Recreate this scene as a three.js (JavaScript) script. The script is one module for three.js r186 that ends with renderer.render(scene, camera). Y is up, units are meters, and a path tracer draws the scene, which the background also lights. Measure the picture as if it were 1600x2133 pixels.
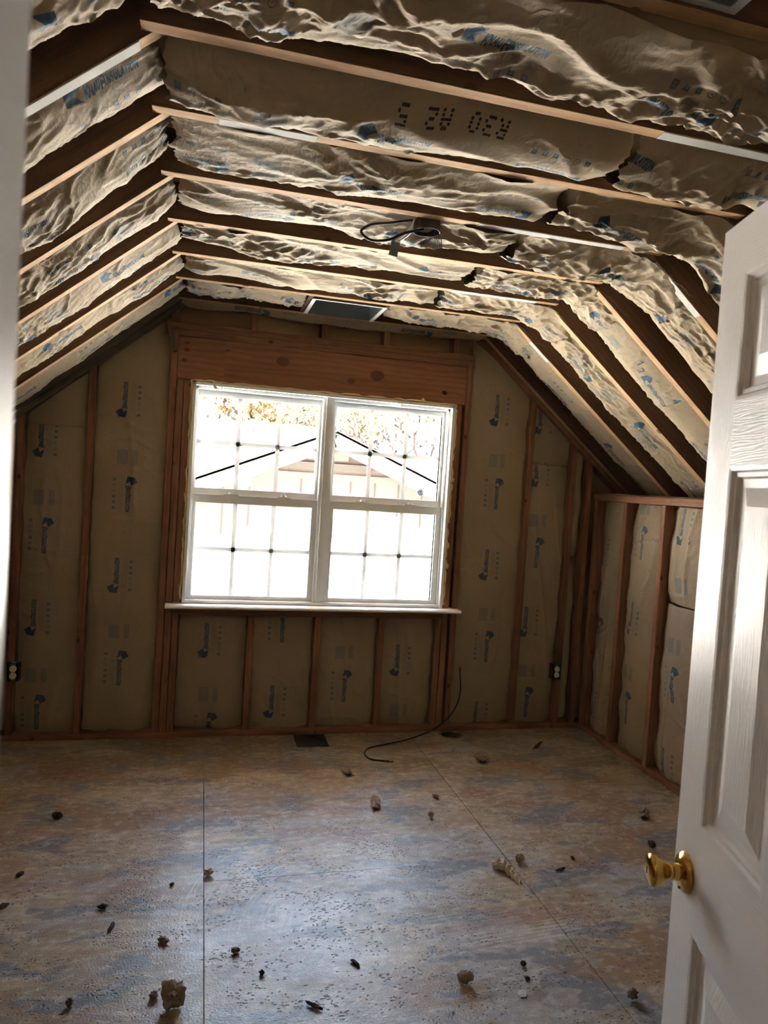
import * as THREE from 'three';
import { mergeGeometries } from 'three/addons/utils/BufferGeometryUtils.js';

// ---------- camera, sky, sun, exposure ----------
const scene = new THREE.Scene();
const renderer = new THREE.WebGLRenderer();
renderer.toneMapping = THREE.LinearToneMapping;
renderer.toneMappingExposure = 16.8;
renderer.shadowMap.enabled = true;
const camera = new THREE.PerspectiveCamera(71.554, 1600 / 2133, 0.02, 200);
camera.position.set(0, 1.56, 0);
camera.rotation.set(-2.1876 * Math.PI / 180, -14.3986 * Math.PI / 180, 3.6682 * Math.PI / 180, 'YXZ');
camera.focus = 2.6;
camera.userData.fStop = 6.5;
{ // pale winter sky, a little bluer overhead
  const w = 64, h = 32, d = new Float32Array(w * h * 4);
  for (let y = 0; y < h; y++) for (let x = 0; x < w; x++) {
    const el = Math.max(0, (y + 0.5) / h * 2 - 1), k = Math.min(1, el * 1.6);
    d.set([0.8 - 0.42 * k, 0.9 - 0.32 * k, 1.0 - 0.1 * k, 1], (y * w + x) * 4);
  }
  const t = new THREE.DataTexture(d, w, h, THREE.RGBAFormat, THREE.FloatType);
  t.mapping = THREE.EquirectangularReflectionMapping; t.magFilter = THREE.LinearFilter; t.needsUpdate = true;
  scene.background = t; scene.environment = t;
  scene.backgroundIntensity = 1.1; scene.environmentIntensity = 1.1;
}
const sun = new THREE.DirectionalLight(0xfffaf2, 22.5);
sun.position.set(-7, 16.5, 6); sun.target.position.set(1, 0, -9);
sun.castShadow = true; sun.shadow.camera.left = -20; sun.shadow.camera.right = 20; sun.shadow.camera.top = 20; sun.shadow.camera.bottom = -20; sun.shadow.camera.far = 60;
scene.add(sun, sun.target);

// ---------- random numbers and noise ----------
function rng(a) { return () => { a |= 0; a = a + 0x6D2B79F5 | 0; let t = Math.imul(a ^ a >>> 15, 1 | a); t = t + Math.imul(t ^ t >>> 7, 61 | t) ^ t; return ((t ^ t >>> 14) >>> 0) / 4294967296; }; }
const PERM = new Uint8Array(512), GX = new Float32Array(256), GY = new Float32Array(256);
{ const r = rng(77), p = [...Array(256).keys()]; for (let i = 255; i > 0; i--) { const j = Math.floor(r() * (i + 1)); [p[i], p[j]] = [p[j], p[i]]; } for (let i = 0; i < 512; i++) PERM[i] = p[i & 255]; for (let i = 0; i < 256; i++) { const a = r() * 6.2832; GX[i] = Math.cos(a); GY[i] = Math.sin(a); } }
function n2(x, y) {
  const xi = Math.floor(x), yi = Math.floor(y), fx = x - xi, fy = y - yi, X = xi & 255, Y = yi & 255;
  const u = fx * fx * fx * (fx * (fx * 6 - 15) + 10), v = fy * fy * fy * (fy * (fy * 6 - 15) + 10);
  const g = (h, a, b) => GX[h] * a + GY[h] * b;
  const a = g(PERM[PERM[X] + Y], fx, fy), b = g(PERM[PERM[X + 1] + Y], fx - 1, fy), c = g(PERM[PERM[X] + Y + 1], fx, fy - 1), d = g(PERM[PERM[X + 1] + Y + 1], fx - 1, fy - 1);
  return 1.5 * (a + u * (b - a) + v * (c - a + u * (a - b - c + d)));
}
const fbm = (x, y, o = 4) => { let s = 0, a = 0.5; for (let i = 0; i < o; i++) { s += a * n2(x, y); x = x * 2.03 + 17.1; y = y * 2.03 + 9.7; a *= 0.5; } return s; };
const clamp = (x, a = 0, b = 1) => Math.min(b, Math.max(a, x)), mix = (a, b, t) => a + (b - a) * t, sst = (a, b, x) => { const t = clamp((x - a) / (b - a)); return t * t * (3 - 2 * t); };
const V = (x, y, z) => new THREE.Vector3(x, y, z);

// ---------- textures ----------
function dataTex(w, h, fn, srgb = true) {
  const d = new Uint8Array(w * h * 4);
  for (let y = 0, i = 0; y < h; y++) for (let x = 0; x < w; x++, i += 4) { const c = fn(x, y); d[i] = clamp(c[0], 0, 255); d[i + 1] = clamp(c[1], 0, 255); d[i + 2] = clamp(c[2], 0, 255); d[i + 3] = 255; }
  const t = new THREE.DataTexture(d, w, h); t.magFilter = THREE.LinearFilter; t.minFilter = THREE.LinearMipmapLinearFilter; t.wrapS = t.wrapT = THREE.RepeatWrapping;
  if (srgb) t.colorSpace = THREE.SRGBColorSpace; t.needsUpdate = true; return t;
}
// wood: 1.6 m along x, 0.5 m along y
function woodTex(base, dark, seed, knots) {
  const r = rng(seed), K = Array.from({ length: knots }, () => [r() * 1.6, r() * 0.5, 0.007 + r() * 0.009]);
  return dataTex(1024, 512, (px, py) => {
    const x = px / 640, y = py / 1024; let yy = y, kn = 0;
    for (const [kx, ky, kr] of K) { const dx = (x - kx) * 0.35, dy = y - ky, d = Math.hypot(dx, dy); yy += 0.012 * Math.sign(dy) * Math.exp(-d * d / (kr * kr * 5)); kn = Math.max(kn, 1 - sst(kr * 0.7, kr * 1.15, Math.hypot((x - kx) * 0.8, dy))); }
    const g = 0.5 + 0.5 * Math.sin((yy * 170 + fbm(x * 1.3 + seed, yy * 9, 3) * 9)), fine = fbm(x * 14, yy * 420 + seed, 2), tone = fbm(x * 1.1 + seed * 3, y * 6, 3);
    const k = clamp(0.25 + 0.3 * g * g + 0.55 * fine + 0.5 * tone);
    const c = [0, 1, 2].map((i) => mix(base[i], dark[i], k)); return c.map((v, i) => mix(v, [70, 40, 24][i], kn * 0.8));
  });
}
const T = {
  pine: woodTex([104, 74, 52], [66, 42, 28], 3, 5),
  edge: woodTex([186, 152, 112], [142, 106, 72], 31, 3),  // paler copy of the joist wood, window light painted into its colour
  stud: woodTex([140, 100, 76], [98, 64, 46], 8, 7),
  header: woodTex([146, 102, 74], [108, 70, 48], 21, 0),
  old: woodTex([112, 100, 86], [76, 64, 52], 15, 4),
};
T.woodBump = dataTex(512, 512, (x, y) => { const v = 128 + 90 * fbm(x / 40, y / 3.2, 3); return [v, v, v]; }, false);
T.crumple = dataTex(1024, 1024, (x, y) => {
  const u = x / 1024, v = y / 1024; let h = 0; // tiles by folding the edges over
  const tile = (f, o) => { const a = n2(u * f + o, v * f), b = n2((u - 1) * f + o, v * f), c = n2(u * f + o, (v - 1) * f), d = n2((u - 1) * f + o, (v - 1) * f); return mix(mix(a, b, u), mix(c, d, u), v); };
  h += 0.5 * Math.exp(-Math.abs(tile(9, 3)) * 7) + 0.35 * Math.exp(-Math.abs(tile(17, 40)) * 7) + 0.2 * tile(40, 80) + 0.12 * tile(90, 11);
  const g = 110 + 120 * h; return [g, g, g];
}, false);

// printed kraft facing: 1.0 m along, 0.406 m across
function facing(extra) {
  const c = document.createElement('canvas'); c.width = 2048; c.height = 832; const g = c.getContext('2d'), r = rng(5);
  g.fillStyle = 'rgb(148,132,109)'; g.fillRect(0, 0, 2048, 832);
  for (let i = 0; i < 5200; i++) { const l = r(); g.fillStyle = `rgba(${l < 0.5 ? '118,101,79' : '170,154,130'},${0.05 + r() * 0.07})`; g.fillRect(r() * 2048, r() * 832, 20 + r() * 130, 1 + r() * 2); }
  const ink = 'rgba(46,74,98,0.88)', faint = 'rgba(70,92,112,0.30)';
  const unit = (x, y, flip) => {
    g.save(); g.translate(x, y); if (flip) g.rotate(Math.PI);
    g.fillStyle = ink; g.beginPath(); [[0, 40], [10, -36], [66, -70], [110, -4], [58, 14], [92, 62]].forEach(([a, b], i) => i ? g.lineTo(a, b) : g.moveTo(a, b)); g.closePath(); g.fill();
    g.save(); g.transform(0.5, 0, -0.2, 1, 104, 52); g.strokeStyle = ink; g.lineWidth = 5; g.font = 'bold 66px sans-serif'; let w = 0; for (const ch of 'KNAUFINSULATION') { const big = ch === 'K' || ch === 'F'; g.font = `bold ${big ? 84 : 64}px sans-serif`; g.fillText(ch, w, big ? 8 : 0); g.strokeText(ch, w, big ? 8 : 0); w += g.measureText(ch).width * (big ? 0.9 : 1); } g.restore();
    g.fillStyle = faint; for (let k = 0; k < 7; k++) g.fillRect(60, 84 + k * 9, 300 + (k * 53 % 90), 3);
    g.fillStyle = 'rgba(58,86,108,0.72)'; g.strokeStyle = g.fillStyle; g.lineWidth = 4;
    for (let k = 0; k < 6; k++) { const cx = 40 + k * 66, cy = 184; if (k === 1 || k === 2) { g.beginPath(); g.arc(cx, cy, 18, 0, 7); g.stroke(); g.fillRect(cx - 8, cy - 3, 16, 6); } else { g.fillRect(cx - 16, cy - 18, 32, 36); g.clearRect(0, 0, 0, 0); g.save(); g.fillStyle = 'rgba(148,132,109,0.75)'; g.fillRect(cx - 8, cy - 8, 16, 4); g.fillRect(cx - 8, cy + 3, 16, 4); g.restore(); } }
    g.restore();
  };
  unit(190, 330, false); unit(1560, 470, true);
  g.fillStyle = faint; g.fillRect(1700, 300, 170, 120); g.fillRect(1700, 470, 170, 60);
  g.strokeStyle = 'rgba(60,70,80,0.6)'; g.lineWidth = 4; for (const [x, y] of [[900, 420], [1790, 600]]) { g.beginPath(); g.moveTo(x, y); g.lineTo(x + 16, y + 9); g.lineTo(x, y + 18); g.stroke(); }
  extra?.(g);
  const t = new THREE.CanvasTexture(c); t.colorSpace = THREE.SRGBColorSpace; t.wrapS = t.wrapT = THREE.RepeatWrapping; return t;
}
const DOTS = { R: ['1110', '1001', '1110', '1010', '1001'], 3: ['1110', '0001', '0110', '0001', '1110'], 0: ['0110', '1001', '1001', '1001', '0110'], A: ['0110', '1001', '1111', '1001', '1001'], 2: ['1110', '0001', '0110', '1000', '1111'], 5: ['1111', '1000', '1110', '0001', '1110'], ' ': [] };
const facings = {
  plain: facing(),
  dots: facing((g) => { // dot matrix stamp, set upside down to the rest
    g.save(); g.translate(980, 250); g.rotate(Math.PI); g.fillStyle = 'rgba(20,22,26,0.92)';
    [...'R30 A2 5'].forEach((ch, i) => DOTS[ch].forEach((row, j) => [...row].forEach((b, k) => { if (b === '1') { g.beginPath(); g.arc(i * 80 + k * 14, j * 21, 8, 0, 7); g.fill(); } })));
    g.restore();
  }),
  digits: facing((g) => { g.fillStyle = 'rgba(40,80,116,0.95)'; g.font = 'bold 110px sans-serif'; g.fillText('1', 20, 300); g.fillText('2', 96, 350); g.fillText('4', 560, 240); }),
  pencil: facing((g) => { g.strokeStyle = 'rgba(30,30,34,0.85)'; g.lineWidth = 7; g.font = 'italic 120px serif'; g.strokeText('R22', 1080, 520); g.strokeText('Z', 840, 600); }),
};
const paperMats = new Map();
function paper(kind, ou, ov) {
  const key = [kind, ou, ov].join(); if (paperMats.has(key)) return paperMats.get(key);
  const t = facings[kind].clone(); t.repeat.set(1, 1 / 0.406); t.offset.set(ou, ov); t.needsUpdate = true;
  const b = T.crumple.clone(); b.repeat.set(2.1, 2.1); b.needsUpdate = true;
  const m = new THREE.MeshPhysicalMaterial({ name: 'kraft_facing', map: t, bumpMap: b, bumpScale: 0.004, roughness: 0.74, specularIntensity: 0.7, side: THREE.DoubleSide });
  paperMats.set(key, m); return m;
}
const woodMat = (map, rough = 0.8, color = 0xffffff) => { const m = new THREE.MeshStandardMaterial({ color, roughness: rough, bumpScale: 0.0008 }); m.map = map.clone(); m.map.repeat.set(1 / 1.6, 2); const b = T.woodBump.clone(); b.repeat.set(1.2, 3); m.bumpMap = b; return m; };
const flat = (color, roughness = 0.6, more = {}) => new THREE.MeshPhysicalMaterial({ color, roughness, ...more });
const M = {
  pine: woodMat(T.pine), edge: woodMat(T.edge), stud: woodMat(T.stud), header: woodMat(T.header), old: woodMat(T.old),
  core: flat(0x84705a, 1), dark: flat(0x92755a, 0.95), vinyl: flat(0xdcdfe0, 0.42), paint: flat(0xe6e6e3, 0.42), drywall: flat(0x8c7d68, 0.95),
  mud: flat(0xb4b4b0, 0.9), glass: flat(0xffffff, 0, { transmission: 1, thickness: 0, ior: 1.5, specularIntensity: 0.6 }),
  galv: flat(0x7c8282, 0.62, { metalness: 0.6 }), steel: flat(0x8a8a88, 0.35, { metalness: 1 }), brass: flat(0xd4b05c, 0.17, { metalness: 1 }), brassDark: flat(0x3a2a12, 0.6),
  black: flat(0x141414, 0.5), wire: flat(0x1d1c1b, 0.55), romex: flat(0xd8d6cc, 0.5), bluebox: flat(0x1b3550, 0.5), ivory: flat(0xe6dcb6, 0.4), foam: flat(0xd9c59a, 0.95),
  fluff: flat(0x857668, 1), fluffPale: flat(0xb9aa98, 1), chip: flat(0x3d3129, 0.95), roofWood: flat(0x92755a, 0.95), clear: flat(0xffffff, 0.12, { transmission: 0.85, thickness: 0.004, ior: 1.45 }),
};

// ---------- object helpers ----------
const taken = new Map();
function numbered(n) { const k = taken.get(n) ?? 0; taken.set(n, k + 1); return k ? n + '_' + String(k).padStart(3, '0') : n; }
function thing(name, label, category, pos = [0, 0, 0], group) { const o = new THREE.Group(); o.name = numbered(name); o.position.set(...pos); o.userData = { label, category }; if (group) o.userData.group = group; scene.add(o); return o; }
function struct(name, label) { const o = new THREE.Group(); o.name = name; o.userData = { kind: 'structure' }; if (label) { o.userData.label = label; } scene.add(o); return o; }
function part(parent, name, geo, mat, label) { const m = new THREE.Mesh(Array.isArray(geo) ? merge(geo) : geo, mat); m.name = name; m.castShadow = m.receiveShadow = true; if (label) m.userData.label = label; parent.add(m); return m; }
const merge = (l) => mergeGeometries(l.map((g) => { const q = g.index ? g.toNonIndexed() : g; for (const k of Object.keys(q.attributes)) if (!['position', 'normal', 'uv'].includes(k)) q.deleteAttribute(k); return q; }));
function box(x0, x1, y0, y1, z0, z1) { const g = new THREE.BoxGeometry(x1 - x0, y1 - y0, z1 - z0); g.translate((x0 + x1) / 2, (y0 + y1) / 2, (z0 + z1) / 2); return metreUV(g); }
function metreUV(g) { const p = g.attributes.position, n = g.attributes.normal, uv = g.attributes.uv; for (let i = 0; i < p.count; i++) { const ax = Math.abs(n.getX(i)), ay = Math.abs(n.getY(i)); if (ay > 0.7) uv.setXY(i, p.getX(i), p.getZ(i)); else if (ax > 0.7) uv.setXY(i, p.getZ(i), p.getY(i)); else uv.setXY(i, p.getX(i), p.getY(i)); } return g; }
// a bevelled bar of timber from a to b; w across, h towards up
let timberSeed = 11;
function bar(a, b, w, h, up = V(0, 1, 0), c = 0.003) {
  const d = b.clone().sub(a), L = d.length(), X = d.normalize(), Z = X.clone().cross(up).normalize(), Y = Z.clone().cross(X), r = rng(timberSeed++), ou = r() * 1.6, ov = r() * 0.5;
  const hw = w / 2, hh = h / 2, ring = [[-hw + c, -hh], [hw - c, -hh], [hw, -hh + c], [hw, hh - c], [hw - c, hh], [-hw + c, hh], [-hw, hh - c], [-hw, -hh + c]];
  const P = [], N = [], U = [], I = []; let v = 0;
  const put = (p, n, u, vv) => { P.push(p.x, p.y, p.z); N.push(n.x, n.y, n.z); U.push(u, vv); };
  const at = (q, l) => a.clone().addScaledVector(X, l).addScaledVector(Z, q[0]).addScaledVector(Y, q[1]);
  let per = 0;
  for (let i = 0; i < 8; i++) {
    const q = ring[i], s = ring[(i + 1) % 8], len = Math.hypot(s[0] - q[0], s[1] - q[1]), n = Z.clone().multiplyScalar(s[1] - q[1]).addScaledVector(Y, q[0] - s[0]).normalize();
    put(at(q, 0), n, ou, ov + per); put(at(s, 0), n, ou, ov + per + len); put(at(s, L), n, ou + L, ov + per + len); put(at(q, L), n, ou + L, ov + per); I.push(v, v + 2, v + 1, v, v + 3, v + 2); v += 4; per += len;
  }
  for (const [l, sg] of [[0, -1], [L, 1]]) { const n = X.clone().multiplyScalar(sg); for (const q of ring) put(at(q, l), n, ou + q[0], ov + q[1]); for (let i = 1; i < 7; i++) I.push(v, v + (sg > 0 ? i + 1 : i), v + (sg > 0 ? i : i + 1)); v += 8; }
  const g = new THREE.BufferGeometry(); g.setAttribute('position', new THREE.Float32BufferAttribute(P, 3)); g.setAttribute('normal', new THREE.Float32BufferAttribute(N, 3)); g.setAttribute('uv', new THREE.Float32BufferAttribute(U, 2)); g.setIndex(I); return g;
}
const upright = (x, z, y0, y1, w = 0.038, d = 0.089) => bar(V(x, y0, z), V(x, y1, z), w, d, V(0, 0, 1));
const level = (x0, x1, y, z, h = 0.038, d = 0.089) => bar(V(x0, y, z), V(x1, y, z), d, h);
function tube(pts, r, seg = 60, rs = 8) { return new THREE.TubeGeometry(new THREE.CatmullRomCurve3(pts.map((p) => V(...p))), seg, r, rs); }
function extrude(pts, depth, holes = []) { const s = new THREE.Shape(pts.map(([x, y]) => new THREE.Vector2(x, y))); for (const h of holes) s.holes.push(new THREE.Path(h.map(([x, y]) => new THREE.Vector2(x, y)))); return new THREE.ExtrudeGeometry(s, { depth, bevelEnabled: false }); }

// ---------- measurements (metres; camera stands at x 0, z 0) ----------
const JZ = [-1.27, -1.69, -2.06, -2.48, -2.92, -3.34, -3.76, -4.19], RO = -0.042, CY = 2.53, KL = -0.165, KR = 1.665, K = Math.tan(40 * Math.PI / 180);
const ZB = -4.27, XR = 2.54, XL = -1.03, MID = 0.75, PLATE = 1.59;
const slopeL = (x) => CY + (x - KL) * K, slopeR = (x) => CY - (x - KR) * K;

// ---------- floor ----------
{
  const S = 2048, r = rng(91);
  const specks = new Uint8Array(S * S), scr = new Float32Array(S * S);
  for (let i = 0; i < 60000; i++) { const x = r() * S, y = r() * S; if (fbm(x / 120, y / 60, 4) + r() * 0.34 < 0.22) continue; const w = 1 + r() * r() * 6, h = 1 + r() * r() * 2.4; for (let a = 0; a < h; a++) for (let b = 0; b < w; b++) specks[((y + a) % S | 0) * S + ((x + b) % S | 0)] = 90 + r() * 190; }
  const line = (x, y, a, len, wd, amt, curve) => { for (let l = 0; l < len; l++) { x += Math.cos(a); y += Math.sin(a); a += curve; const k = Math.sin(Math.PI * l / len); for (let q = -wd; q <= wd; q++) { const X = Math.round(x - Math.sin(a) * q), Y = Math.round(y + Math.cos(a) * q); if (X >= 0 && Y >= 0 && X < S && Y < S) scr[Y * S + X] += amt * k * (0.4 + r() * 0.6); } } };
  for (let i = 0; i < 420; i++) line(r() * S, r() * S, (r() - 0.5) * 0.9 + (r() < 0.3 ? 1.2 : 0), 30 + r() * 170, r() * 2, (r() - 0.35) * 0.9, (r() - 0.5) * 0.006);
  for (let i = 0; i < 26; i++) { const R = 90 + i * 9 + r() * 6; line(940 - R * 0.9, 1000 + 60 * r(), -1.9 + r() * 0.2, R * (1.1 + r() * 0.7), 1 + r() * 2, 0.5, 1 / R); }
  for (let i = 0; i < 20; i++) { const x0 = 1000 + r() * 280, y0 = 1060 - r() * 90; for (let k = 0; k < 5; k++) line(x0 + k * 7, y0 + k * 9, -0.15, 90 + r() * 80, 1, 0.5, 0.001); }
  const grey = new Float32Array(S * S);
  const col = dataTex(S, S, (px, py) => {
    const x = -1.25 + px / S * 4, z = -4.32 + py / S * 4, i = py * S + px;
    const wx = x + 0.07 * fbm(x * 4, z * 4 + 5, 3), wz = z + 0.04 * fbm(x * 5 + 9, z * 5, 3), fine = fbm(px / 3.1, py / 2.6, 2), med = fbm(px / 22, py / 14, 3);
    const streak = fbm(x * 9 + 0.4 * fbm(x * 6, z * 14, 2), z * 46, 3), blot = fbm(wx * 7, wz * 15 + 3, 4);
    let c = [168, 152, 128]; const to = (q, k) => { k = clamp(k); c = c.map((v, j) => mix(v, q[j], k)); };
    to([138, 108, 80], 0.62 * sst(-0.05, 0.3, fbm(wx * 1.7 + 3, wz * 3.2, 5) + 0.3 * sst(-3.4, -4.15, z) + 0.1 * sst(0, -0.9, x) + 0.25 * blot));   // bare rusty board
    to([190, 178, 156], 0.55 * sst(0.0, 0.3, fbm(wx * 2.4 + 30, wz * 5 + 4, 4) + 0.3 * streak));
    to([150, 116, 104], 0.5 * sst(0.12, 0.26, fbm(wx * 2 + 55, wz * 5.4 + 4, 4) + 0.2 * blot + 0.14 * (1 - Math.min(1, Math.hypot((x + 0.35) / 0.6, (z + 2.75) / 0.3)))));   // reddish primer
    to([168, 169, 176], 0.62 * sst(-0.02, 0.22, 0.7 * fbm(wx * 1.6 + 71, wz * 2.6 + 40, 4) + 0.3 * blot + 0.2 * (1 - Math.min(1.6, Math.hypot((x - 0.8) / 1.1, (z + 2.2) / 1.1)))));   // pale glue film, plus window sheen painted in around the middle
    const gp = sst(0.17, 0.21, fbm(wx * 2.6 + 11, wz * 6.4 + 21, 5) + 0.16 * blot + 0.06 * fine); grey[i] = gp; to([116, 121, 126], 0.7 * gp);   // slate grey patches
    to([200, 197, 194], 0.3 * sst(0.1, 0.3, med + 0.3 * streak)); to([104, 96, 86], 0.3 * sst(0.16, 0.34, -blot + 0.25 * streak));
    if (scr[i] > 0) to([226, 220, 206], scr[i] * 0.55); else to([112, 104, 96], -scr[i] * 0.6);
    const k = 1 + 0.24 * fine + 0.1 * med + 0.1 * streak; c = c.map((v) => v * k); if (specks[i]) to([46, 38, 32], specks[i] / 270); return c;
  });
  const bump = dataTex(S, S, (px, py) => { const i = py * S + px, v = 150 + 55 * fbm(px / 3.1, py / 2.6, 2) + 40 * fbm(px / 30, py / 17, 3) - specks[i] * 0.5 + clamp(scr[i], -1, 1) * 30 + grey[i] * 18; return [v, v, v]; }, false);
  const rough = dataTex(512, 512, (px, py) => { const v = 128 + 60 * fbm(px / 40, py / 26, 4) + 18 * fbm(px / 3, py / 3, 2); return [v, v, v]; }, false);
  M.floor = new THREE.MeshPhysicalMaterial({ map: col, bumpMap: bump, color: 0xeaeaea, bumpScale: 0.003, roughnessMap: rough, roughness: 0.78 });
  const f = struct('floor', 'patchy particle board subfloor with glue and paint residue');
  part(f, 'joist_deck', box(-1.6, 3.1, -0.3, -0.02, -4.36, 1.6), M.dark);
  const xs = [-1.6, 0.083, 1.34, 3.1], g = 0.0016;
  const rows = [[-4.36, -1.5, -0.3], [-4.36, -2.73, -0.3], [-4.36, -1.1, -0.3]];
  for (let i = 0; i < 3; i++) for (let k = 0; k < 2; k++) {
    const b = box(xs[i] + g, xs[i + 1] - g, -0.02, -0.0008 * ((i * 2 + k * 2) % 3), rows[i][k] + g, rows[i][k + 1] - g), p = b.attributes.position, uv = b.attributes.uv;
    for (let q = 0; q < p.count; q++) uv.setXY(q, (p.getX(q) + 1.25) / 4, (p.getZ(q) + 4.32) / 4);
    part(f, 'subfloor_panel', b, M.floor);
  }
  part(f, 'hall_floor', box(-1.6, 3.1, -0.02, 0, -0.298, 1.6), flat(0x8a7b66, 0.8));
}

// ---------- roof, ceiling joists, rafters ----------
const ceiling = struct('ceiling', 'open ceiling joists and sloped rafters under the roof boards');
{
  const t = 0.165, ridge = V(MID, slopeL(KL) + (MID - KL) * K, 0);
  for (const s of [-1, 1]) { // roof boards above the rafters
    const n = V(s * Math.sin(40 * Math.PI / 180), Math.cos(40 * Math.PI / 180), 0), lo = V(MID + s * 2.75, ridge.y - 2.75 * K, 0);
    const a = ridge.clone().addScaledVector(n, t + 0.02), b = lo.clone().addScaledVector(n, t + 0.02);
    const am = a.clone().add(V(-s * 0.16, 0.134, 0));
    part(ceiling, 'roof_boards', bar(V(am.x, am.y, -2), V(b.x, b.y, -2), 7.4, 0.04, n), M.roofWood);
  }
  JZ.forEach((z, i) => {
    const j = part(ceiling, 'ceiling_joist', bar(V(KL - 0.02, CY + 0.07, z), V(KR + 0.03, CY + 0.07, z), 0.038, 0.14), M.pine);
    part(j, 'lit_edge', bar(V(KL - 0.02, CY - 0.0004, z), V(KR + 0.03, CY - 0.0004, z), 0.0376, 0.0016, V(0, 1, 0), 0.0004), M.edge, 'pale lower edge with window light painted in');  // added strip, here and on rafters: window light painted on the underside
    const pale = { 1: [1.12, KR], 2: [-0.01, 0.26], 3: [0.92, 1.52], 5: [1.13, 1.58] }[i];
    if (pale) part(j, 'joint_compound_strip', bar(V(pale[0], CY - 0.0022, z), V(pale[1], CY - 0.0022, z), 0.036, 0.002, V(0, 1, 0), 0.0005), M.mud, 'white residue on the joist edge');
  });
  for (let i = 1; i < 8; i++) {
    const z = JZ[i] + RO, nL = V(-Math.sin(0.698), Math.cos(0.698), 0), nR = V(Math.sin(0.698), Math.cos(0.698), 0);
    const a = V(KL + 0.07, slopeL(KL + 0.07), z).addScaledVector(nL, 0.07), b = V(XL - 0.35, slopeL(XL - 0.35), z).addScaledVector(nL, 0.07);
    const rl = part(ceiling, 'rafter', bar(b, a, 0.038, 0.14, nL), i === 7 ? M.old : M.pine);
    part(rl, 'lit_edge', bar(b.clone().addScaledVector(nL, -0.0704), a.clone().addScaledVector(nL, -0.0704), 0.0376, 0.0016, nL, 0.0004), i === 7 ? M.old : M.edge, 'pale lower edge with window light painted in');
    if (i === 1) part(rl, 'joint_compound_strip', bar(V(-0.62, slopeL(-0.62), z).addScaledVector(nL, -0.0022), V(-0.19, slopeL(-0.19), z).addScaledVector(nL, -0.0022), 0.036, 0.002, nL, 0.0005), M.mud, 'white residue on the rafter edge');
    const c = V(KR - 0.07, slopeR(KR - 0.07), z).addScaledVector(nR, 0.07), d = V(XR + 0.55, slopeR(XR + 0.55), z).addScaledVector(nR, 0.07);
    const rr = part(ceiling, 'rafter', bar(c, d, 0.038, 0.14, nR), M.pine);
    part(rr, 'lit_edge', bar(c.clone().addScaledVector(nR, -0.0704), d.clone().addScaledVector(nR, -0.0704), 0.0376, 0.0016, nR, 0.0004), M.edge, 'pale lower edge with window light painted in');
    const w = { 3: [1.69, 1.91], 4: [2.36, 2.5], 6: [1.78, 1.9] }[i];
    if (w) part(rr, 'joint_compound_strip', bar(V(w[0], slopeR(w[0]), z).addScaledVector(nR, -0.0022), V(w[1], slopeR(w[1]), z).addScaledVector(nR, -0.0022), 0.036, 0.002, nR, 0.0005), M.mud, 'white residue on the rafter edge');
  }
  // blocks that carry the metal duct boot
  for (const x of [0.508, 0.925]) part(ceiling, 'blocking', bar(V(x, CY + 0.03, JZ[7] + 0.02), V(x, CY + 0.03, JZ[6] - 0.02), 0.03, 0.06), M.pine);
}

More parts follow.
